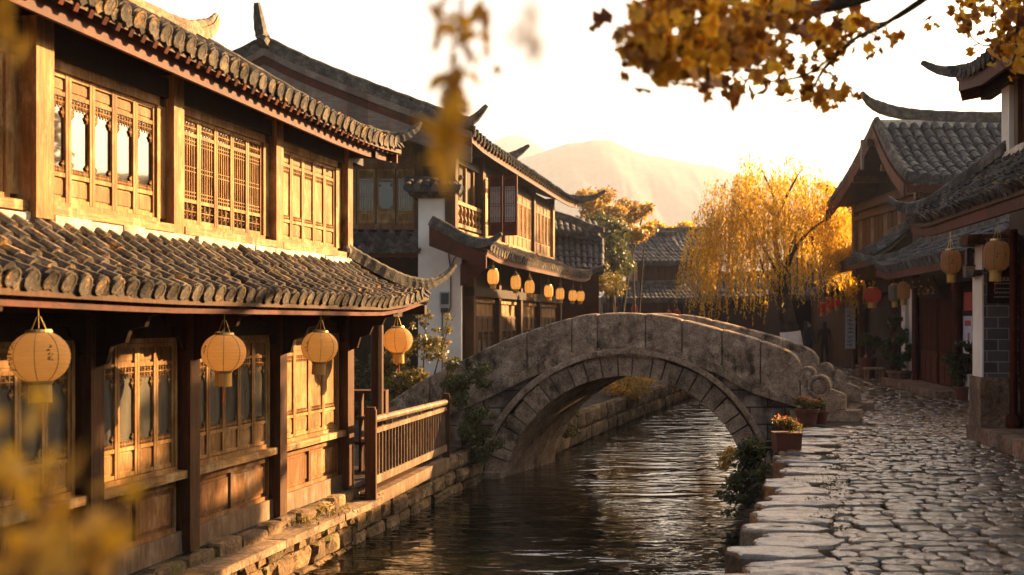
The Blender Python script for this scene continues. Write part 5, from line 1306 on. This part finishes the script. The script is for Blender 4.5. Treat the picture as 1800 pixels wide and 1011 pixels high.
bush('leafy_bush', 'dark bush deeper in the shade behind the porch post', (-2.6,21.5,-.05), bl, 2600, .09, M['green'], 202, 6)
bl = rblobs(rg, -.75, 18.55, .75, (.38,.3,.75), 20, .2)+rblobs(rg, -.55, 18.7, .0, (.35,.2,.4), 10, .16)
bush('creeper', 'dark creeper climbing the left end of the bridge', (-.8,18.6,-.05), bl, 4200, .07, M['green'], 203, 8)
bl = rblobs(rg, -1.05, 18.9, 1.05, (.32,.25,.3), 9, .16)
bush('creeper', 'sunlit ochre creeper tips over the left bridge parapet', (-1.1,18.9,-.05), bl, 1200, .07, M['olive'], 204, 4)
bl = rblobs(rg, 3.25, 15.4, .0, (.28,.5,.42), 22, .17)+rblobs(rg, 3.0, 15.2, -.38, (.2,.4,.2), 8, .12)
bush('hanging_shrub', 'dark shrub hanging over the street wall above the water by the square planter', (3.5,15.6,.25), bl, 4200, .06, M['green'], 205, 8)
bl = rblobs(rg, 3.05, 16.3, .05, (.18,.3,.16), 7, .11)
bush('hanging_shrub', 'small rusty orange plant beside the dark hanging shrub at the arch foot', (3.9,16.6,.2), bl, 700, .05, M['orange'], 206, 4)
rg = np.random.default_rng(15)
bl = rblobs(rg, 1.05, 22.9, -.05, (.35,.7,.35), 12, .18)
bush('bank_plant', 'weedy ochre plants on the far bank just inside the arch', (.9,23,-.05), bl, 1500, .07, M['olive'], 207, 5)
bl = rblobs(rg, 3.2, 31, .3, (.7,2.4,.35), 18, .3)
bush('bank_plant', 'low orange bushes along the far river wall under the arch crown', (3.0,31,-.05), bl, 2200, .1, M['orange'], 208, 6)
# weeds on the ledge and moss along the edge slabs
rg = np.random.default_rng(25)
for i, (a, s, lab) in enumerate(((1.3,1.0,'larger tuft of weeds on the stone ledge under the sunlit panels'),(1.95,.6,'small tuft of weeds on the stone ledge nearer the camera'),(.1,.7,'small weeds where the stone ledge meets the railing deck'))):
    p = F1.P(a,.30,-.14); t = thing('weed_tuft', lab, 'plant', p, None)
    n = int(150*s); c = np.array(p)+np.stack([rg.normal(size=n)*.11*s, rg.normal(size=n)*.11*s, np.abs(rg.normal(size=n))*.05*s+.01],1)
    co, f = leaf_quads(c, .05, rg, .4, -.6); fast_mesh('foliage', co, f, M['olive'], t)
c = []
for i in range(60):
    y = rg.uniform(8.5,14.5); x = rb(y)+.55+rg.normal()*.12
    k = rg.integers(8,36); c.append(np.stack([x+rg.normal(size=k)*.06, y+rg.normal(size=k)*.045, .285+np.abs(rg.normal(size=k))*.012],1))
c = np.concatenate(c); co, f = leaf_quads(c, .028, rg, .6, -.5)
tag(fast_mesh('moss', co, f, M['olive'], None, (2.5,11,.28)), 'yellow green moss and weeds in the joints behind the edge slabs', 'moss', kind='stuff')

# maple overhanging from the right
MBASE = V((4.3,5.4,.25))
mp_ = thing('maple_tree', 'backlit amber maple whose branches reach into the top right of the view', 'tree', MBASE)
mb = MB(); limb(mb, [MBASE, MBASE+V((-.05,0,1.6)), MBASE+V((-.25,.1,3.2)), MBASE+V((-.6,.2,4.6))], .16, .08, 10); mb.build('trunk', M['bark'], mp_, True)
mb = MB()
main = [MBASE+V((-.3,.1,3.3)), V((3.0,5.2,3.75)), V((2.1,5.0,3.62)), px(1490,0,4.9), px(1400,18,4.7), px(1335,40,4.5), px(1270,78,4.2), px(1190,90,3.9)]
limb(mb, main, .055, .006)
for L in ([px(1400,18,4.7),px(1350,10,4.5),px(1270,20,4.2),px(1150,60,3.8)],[px(1530,-3,5),px(1480,14,5),px(1430,26,4.9)],[V((2.1,5.0,3.62)),px(1560,40,5.2),px(1500,70,5.2),px(1420,130,5.2),px(1340,145,5.1)],
          [px(1500,70,5.2),px(1450,120,5.3),px(1425,165,5.3)],[V((2.1,5.0,3.62)),px(1580,30,5.4),px(1520,40,5.4)],[MBASE+V((-.5,.2,4.2)),V((3.5,7,4.2)),px(1790,20,7),px(1740,80,7),px(1700,60,7)],[px(1790,20,7),px(1785,90,7),px(1775,125,7)]):
    limb(mb, L, .014, .003, 5)
mb.build('branch', M['bark'], mp_, True)
rng = np.random.default_rng(301); P = []
def scatter(n, x0, x1, y0, y1, d0, d1, keep=None):
    for _ in range(n):
        x, y = rng.uniform(x0,x1), rng.uniform(y0,y1)
        if keep is None or keep(x, y): P.append(tuple(px(x, y, rng.uniform(d0,d1))))
def blob(n, x, y, r, d):
    for _ in range(int(n*(.85 if d < 4 else 1.15))): P.append(tuple(px(x+rng.normal()*r*1.15, y+rng.normal()*r*.8, d+rng.normal()*.15)))
for x,y,r,n,d in ((1150,30,26,50,3.4),(1200,20,30,60,3.5),(1260,20,34,60,3.7),(1120,95,20,28,3.3),(1155,100,26,46,3.4),(1200,85,30,60,3.5),(1250,90,32,60,3.7),(1290,60,30,46,3.9),(1210,120,22,28,3.5),(1130,55,14,16,3.3),
                  (1320,40,28,34,4.3),(1350,20,26,34,4.4),(1400,15,24,26,4.5),(1300,100,26,30,4.1),(1345,70,22,22,4.5),(1390,45,20,14,4.6),
                  (1345,105,22,18,5.1),(1370,85,20,14,5.1),(1310,145,20,16,5.0),(1350,125,24,22,5.1),(1400,115,14,8,5.2),(1375,150,14,8,5.2),(1420,165,20,18,5.2),(1470,160,12,7,5.2),(1490,160,10,5,5.2),(1430,140,16,10,5.2),(1440,178,8,4,5.2),(1290,155,12,6,5.0),
                  (1455,70,18,20,5.3),(1480,50,16,14,5.3),(1500,35,12,10,5.4),(1470,90,14,10,5.3),(1530,50,14,8,5.4),(1565,65,10,6,5.4),(1540,85,12,6,5.4),(1435,105,12,7,5.2),(1255,140,10,4,3.6),(1192,140,5,2,3.5),(1095,75,5,2,3.3)): blob(n, x, y, r, d)
for x,y,r,n in ((1690,10,16,12),(1720,25,20,20),(1755,15,20,24),(1780,35,18,30),(1730,60,18,16),(1760,75,20,22),(1790,75,14,22),(1775,100,14,16),(1700,40,12,8),(1795,10,16,20),(1785,120,10,8),(1640,45,10,3)): blob(n, x, y, r, 7.0)
c = np.array(P); co, f = leaf_quads(c, .062, rng, .85, .3, 'maple'); fast_mesh('foliage', co, f, M['maple'], mp_)

# unseen tree added to shade the lower bays of the near left house
rg = np.random.default_rng(55)
bl = rblobs(rg, 10.6, 18.0, 6.0, (.9,1.1,.9), 20, .5)+rblobs(rg, 10.6, 19.8, 6.0, (.8,.9,.95), 20, .5)
autumn('shading_tree', 'unseen dense tree behind the near right house, added to shade the near left house', (10.8,19.0,.2), 5, bl, 3800, .2, M['olive'], 501, [(10.6,18.2,5.6),(10.6,19.9,5.6)])
# bankside willow behind the camera whose fronds hang close to the lens
bw = thing('near_willow', 'blurred yellow willow fronds hanging close to the camera at the top of the view', 'tree', (-1.6,-1.6,.2))
mb = MB(); limb(mb, [(-1.6,-1.6,.2),(-1.55,-1.5,1.6),(-1.3,-1.1,2.9),(-.9,-.4,3.4)], .15, .07, 9); mb.build('trunk', M['bark'], bw, True)
mb = MB(); limb(mb, [(-.9,-.4,3.4),(-.55,.5,3.3),(-.2,1.2,3.0),(-.05,1.7,2.9),(.05,1.9,2.75)], .06, .008)
fr = []
def frond(pts, n, size, spread):
    p = smooth_pts(pts, 10); rr = np.random.default_rng(len(fr)+900)
    mb.tube(p, .0018, 4)
    for k in range(n):
        q_ = p[int((.12+.88*rr.random())*(len(p)-1))]; fr.append((np.array(q_)+rr.normal(size=3)*spread, size))
frond([(-.05,1.65,2.9),px(815,-20,1.65),px(812,60,1.65),px(822,90,1.65),px(806,150,1.65),px(800,195,1.65)], 46, .042, .014)
frond([(-.05,1.6,2.9),px(780,-30,1.6),px(772,20,1.6),px(768,75,1.6)], 18, .04, .012)
frond([(-.02,1.7,2.9),px(850,-20,1.7),px(850,60,1.7),px(862,110,1.7)], 16, .04, .012)
frond([(-.12,1.25,2.95),px(800,-60,1.15),px(792,120,1.12),px(788,215,1.1),px(795,300,1.1)], 3, .05, .006)
frond([(-.02,1.0,2.98),px(925,-60,.85),px(930,40,.8),px(935,120,.8)], 8, .03, .006)
frond([(-.5,.7,3.28),(-.47,1.05,2.8),px(2,-20,1.05),px(5,60,1.05)], 12, .04, .008)
mb.build('branch', M['bark'], bw, True)
big = [px(786,215,1.1),px(795,240,1.1),px(778,262,1.1),px(800,285,1.1),px(772,292,1.1),px(806,225,1.1)]
rng = np.random.default_rng(71)
c = np.array([f_[0] for f_ in fr]+[np.array(b) for b in big]); sz = np.array([f_[1] for f_ in fr]+[.062]*len(big))
co, f = leaf_quads(c, sz, rng, .42, 1.6); fast_mesh('foliage', co, f, M['nearleaf'], bw)
ns = thing('near_shrub', 'blurred leafy shrub close to the camera in the lower left corner', 'shrub', (-.50,.95,.28))
mb = MB(); tips = [px(40,850,.95),px(110,900,.9),px(5,790,1.0),px(170,970,.9),px(60,960,.85),px(215,985,.95),px(75,850,1.0),(-.5,.95,1.3)]
for tp in tips: limb(mb, [V((-.50,.95,.28)), V((-.5,.95,.28)).lerp(V(tp),.6)+V((-.03,.02,.1)), V(tp)], .008, .002, 5)
mb.build('stem', M['bark'], ns, True)
c = []; rng = np.random.default_rng(33)
for tp, k in zip(tips, (7,9,5,10,10,8,4,18)):
    for _ in range(k): c.append(np.array(tp)+rng.normal(size=3)*np.array([.022,.03,.026]))
co, f = leaf_quads(np.array(c), .045, rng, .6, .2); fast_mesh('foliage', co, f, M['nearleaf'], ns)
# ---------------------------------------------------------------- pots, stools, people
def flower_pot(loc, label, r, h, square, seed, cols, spread):
    t = thing('flower_pot', label, 'flower pot', loc, None); x, y, z = loc
    mb = MB()
    if square:
        for (s, z0, z1) in ((r,0,h*.86),(r*1.06,h*.86,h)): mb.hexa([(x-s*.94,y-s*.8,z+z0),(x+s*.94,y-s*.8,z+z0),(x+s*.94,y+s*.8,z+z0),(x-s*.94,y+s*.8,z+z0),(x-s,y-s*.85,z+z1),(x+s,y-s*.85,z+z1),(x+s,y+s*.85,z+z1),(x-s,y+s*.85,z+z1)])
    else: mb.lathe(loc, [(r*.70,0),(r*.93,h*.8),(r*1.04,h*.8),(r*1.06,h),(r*.92,h),(r*.88,h*.9),(0,h*.9)], 20)
    mb.build('pot', M['terra'], t)
    rng = np.random.default_rng(seed); bl = rblobs(rng, x, y, z+h+.10, (spread,spread*.7,.07), 12, .09)
    crown('foliage', t, bl, 900, .045, M['olive'], seed)
    bl = rblobs(rng, x, y, z+h+.17, (spread*.95,spread*.65,.05), 12, .07)
    crown('flowers', t, bl, cols, .035, M['petal'], seed+1, .9); return t
flower_pot((4.86,18.75,.29), 'round terracotta pot of red flowers at the foot of the bridge parapet', .20, .27, False, 401, 110, .22)
flower_pot((3.62,15.0,.29), 'square terracotta planter of small flowers on the street edge slabs', .17, .25, True, 402, 60, .2)
flower_pot((5.12,18.95,.29), 'dark small pot right of the round terracotta flower pot', .15, .22, False, 403, 20, .1)
def pot_shrub(loc, label, r, h, zc, R_, n, seed, mat=None):
    t = thing('potted_shrub', label, 'potted plant', loc, None); x, y, z = loc
    mb = MB(); mb.lathe(loc, [(r*.72,0),(r*.95,h*.82),(r*1.05,h*.84),(r*1.05,h),(r*.9,h),(r*.86,h*.9),(0,h*.9)], 18); mb.build('pot', mat or M['terra'], t)
    rng = np.random.default_rng(seed); bl = rblobs(rng, x, y, zc, R_, 18, min(R_)*.5)
    mb = MB()
    for b in bl[:7]: limb(mb, [(x,y,z+h*.8),V((x,y,z+h)).lerp(V(b[:3]),.5),V(b[:3])], .015, .005, 5)
    mb.build('stem', M['bark'], t, True); crown('foliage', t, bl, n, .09, M['green'], seed+1); return t
pot_shrub((10.55,31.0,.3), 'tall dark shrub in a pale terracotta pot beside the red doors', .33, .36, 1.45, (.5,.4,.75), 2600, 411, M['base'])
pot_shrub((9.75,24.6,.3), 'dark round shrub in a pot at the white block below the poster', .2, .3, 1.05, (.3,.3,.5), 1500, 412)
pot_shrub((10.75,34.4,.3), 'leafy plant in a tall brown pot farther down the shops', .26, .6, 1.3, (.35,.3,.4), 900, 413)
st = thing('wooden_stool', 'low wooden stool beside the potted shrub down the street', 'stool', (10.35,32.6,.3))
mb = MB(); mb.box(10.1,10.62,32.4,32.75,.62,.68); mb.build('seat', M['gold_h'], st)
for x in (10.13,10.55):
    for y in (32.43,32.68): mb = MB(); mb.box(x,x+.05,y,y+.05,.3,.62); mb.build('leg', M['gold'], st)
ex = thing('fire_extinguisher', 'small red canister standing against the far shop wall', 'extinguisher', (X4(36.5,.3),36.5,.3))
mb = MB(); c = V((X4(36.5,.3),36.5,.3)); mb.lathe(c, [(.11,0),(.12,.04),(.12,.5),(.07,.6),(.03,.62),(.03,.7)], 14); mb.build('body', M['redprint'], ex, True)
mb = MB(); mb.beam(c+V((-.06,0,.70)), c+V((.10,0,.74)), .03,.03); mb.build('handle', M['black'], ex)

def person(loc, label, h, face, coat, seed, walk=.18):
    t = thing('person', label, 'person', loc, None); rr = random.Random(seed); s = h/1.7
    ca, sa = math.cos(face), math.sin(face)
    def Q(x, y, z): return V((loc[0]+(x*ca-y*sa)*s, loc[1]+(x*sa+y*ca)*s, loc[2]+z*s))
    J = [((0,0,.93),.135),((0,0,1.12),.125),((0,.01,1.36),.15),((0,0,1.48),.06),((0,-.01,1.56),.075),((0,-.02,1.64),.088),
         ((-.09,0,.88),.10),((-.10,-walk*.5,.50),.075),((-.10,walk*.2,.09),.05),((-.10,-walk*.2-.09,.04),.04),
         ((.09,0,.88),.10),((.10,walk*.3,.50),.075),((.10,walk,.10),.05),((.10,walk-.12,.04),.04),
         ((-.19,.01,1.40),.065),((-.24,.03,1.13),.05),((-.24,-.06,.90),.038),((-.24,-.09,.82),.035),
         ((.19,.01,1.40),.065),((.25,.02,1.13),.05),((.25,-.10,.92),.038),((.25,-.14,.84),.035)]
    E = [(0,1),(1,2),(2,3),(3,4),(4,5),(0,6),(6,7),(7,8),(8,9),(0,10),(10,11),(11,12),(12,13),(2,14),(14,15),(15,16),(16,17),(2,18),(18,19),(19,20),(20,21)]
    me = bpy.data.meshes.new('body'); o0 = V(loc)
    me.from_pydata([Q(*p)-o0 for p, r in J], E, []); me.materials.append(coat)
    o = bpy.data.objects.new('body', me); COL.objects.link(o); o.parent = t; ORG[o] = o0
    m = o.modifiers.new('skin','SKIN'); 
    if not me.skin_vertices: me.attributes  # skin layer is created with the modifier
    try:
        lay = me.skin_vertices[0]
    except Exception:
        bm = __import__('bmesh').new(); bm.from_mesh(me); bm.verts.layers.skin.verify(); bm.to_mesh(me); bm.free(); lay = me.skin_vertices[0]
    for i, (p, r) in enumerate(J): lay.data[i].radius = (r*s, r*s*.85); lay.data[i].use_root = (i == 0)
    o.modifiers.new('sub','SUBSURF').levels = 1; o.modifiers['sub'].render_levels = 1
    mb = MB(); mb.lathe(Q(0,-.035,1.55), [(.03*s,0),(.068*s,.03*s),(.075*s,.09*s),(.06*s,.15*s),(0,.17*s)], 10); mb.build('face', M['skin'], t, True)
    mb = MB(); mb.lathe(Q(0,.01,1.57), [(.085*s,0),(.098*s,.06*s),(.085*s,.14*s),(.04*s,.18*s),(0,.185*s)], 12); mb.build('hair', M['cloth'], t, True)
    return t
person((12.0,46.0,.29), 'person in dark clothes standing nearest the willow trunk', 1.6, .2, M['cloth'], 1, .05)
person((12.5,45.5,.29), 'person in a dark coat walking in the middle of the small group', 1.65, 2.9, M['dark'], 2)
person((13.0,46.3,.29), 'person in black at the right of the small group by the shops', 1.72, .6, M['cloth'], 3, .1)
person((12.3,47.6,.29), 'person in dark jacket farther back between the group and the shop doors', 1.7, 1.2, M['dark'], 4, .12)
person((11.75,47.0,.29), 'short person in black half hidden by the willow trunk', 1.55, 2.2, M['cloth'], 5, .08)
cr = thing('wooden_crate', 'low wooden crate of goods by the shop wall next to the red canister', 'crate', (X4(35.6,.5),35.6,.3))
mb = MB(); c = V((X4(35.6,.5),35.6,.3))
for z in (.02,.14,.26):
    for dx, dy, w_, d_ in ((0,-.2,.5,.02),(0,.2,.5,.02),(-.25,0,.02,.4),(.25,0,.02,.4)): mb.box(c.x+dx-w_/2,c.x+dx+w_/2,c.y+dy-d_/2,c.y+dy+d_/2,c.z+z,c.z+z+.09)
mb.box(c.x-.24,c.x+.24,c.y-.19,c.y+.19,c.z,c.z+.03); mb.build('slats', M['rail'], cr)
mb = MB(); rr = random.Random(4)
for k in range(9): p = c+V((rr.uniform(-.17,.17),rr.uniform(-.13,.13),.28)); mb.lathe(p, [(0,0),(.05,.02),(.06,.06),(.04,.1),(0,.11)], 8)
tag(mb.build('fruit', M['orange'], cr), None)
# ---------------------------------------------------------------- air
hz = MB(); hz.box(-940,560,-65,2020,-2.7,300)
m = bpy.data.materials.new('haze air'); m.use_nodes = True; nt = m.node_tree; nt.nodes.clear()
out = nt.nodes.new('ShaderNodeOutputMaterial'); pv = nt.nodes.new('ShaderNodeVolumePrincipled')
pv.inputs['Color'].default_value = (.62,.68,.84,1); pv.inputs['Density'].default_value = .00045; pv.inputs['Anisotropy'].default_value = .3
nt.links.new(pv.outputs[0], out.inputs['Volume'])
tag(hz.build('haze', m), kind='stuff')
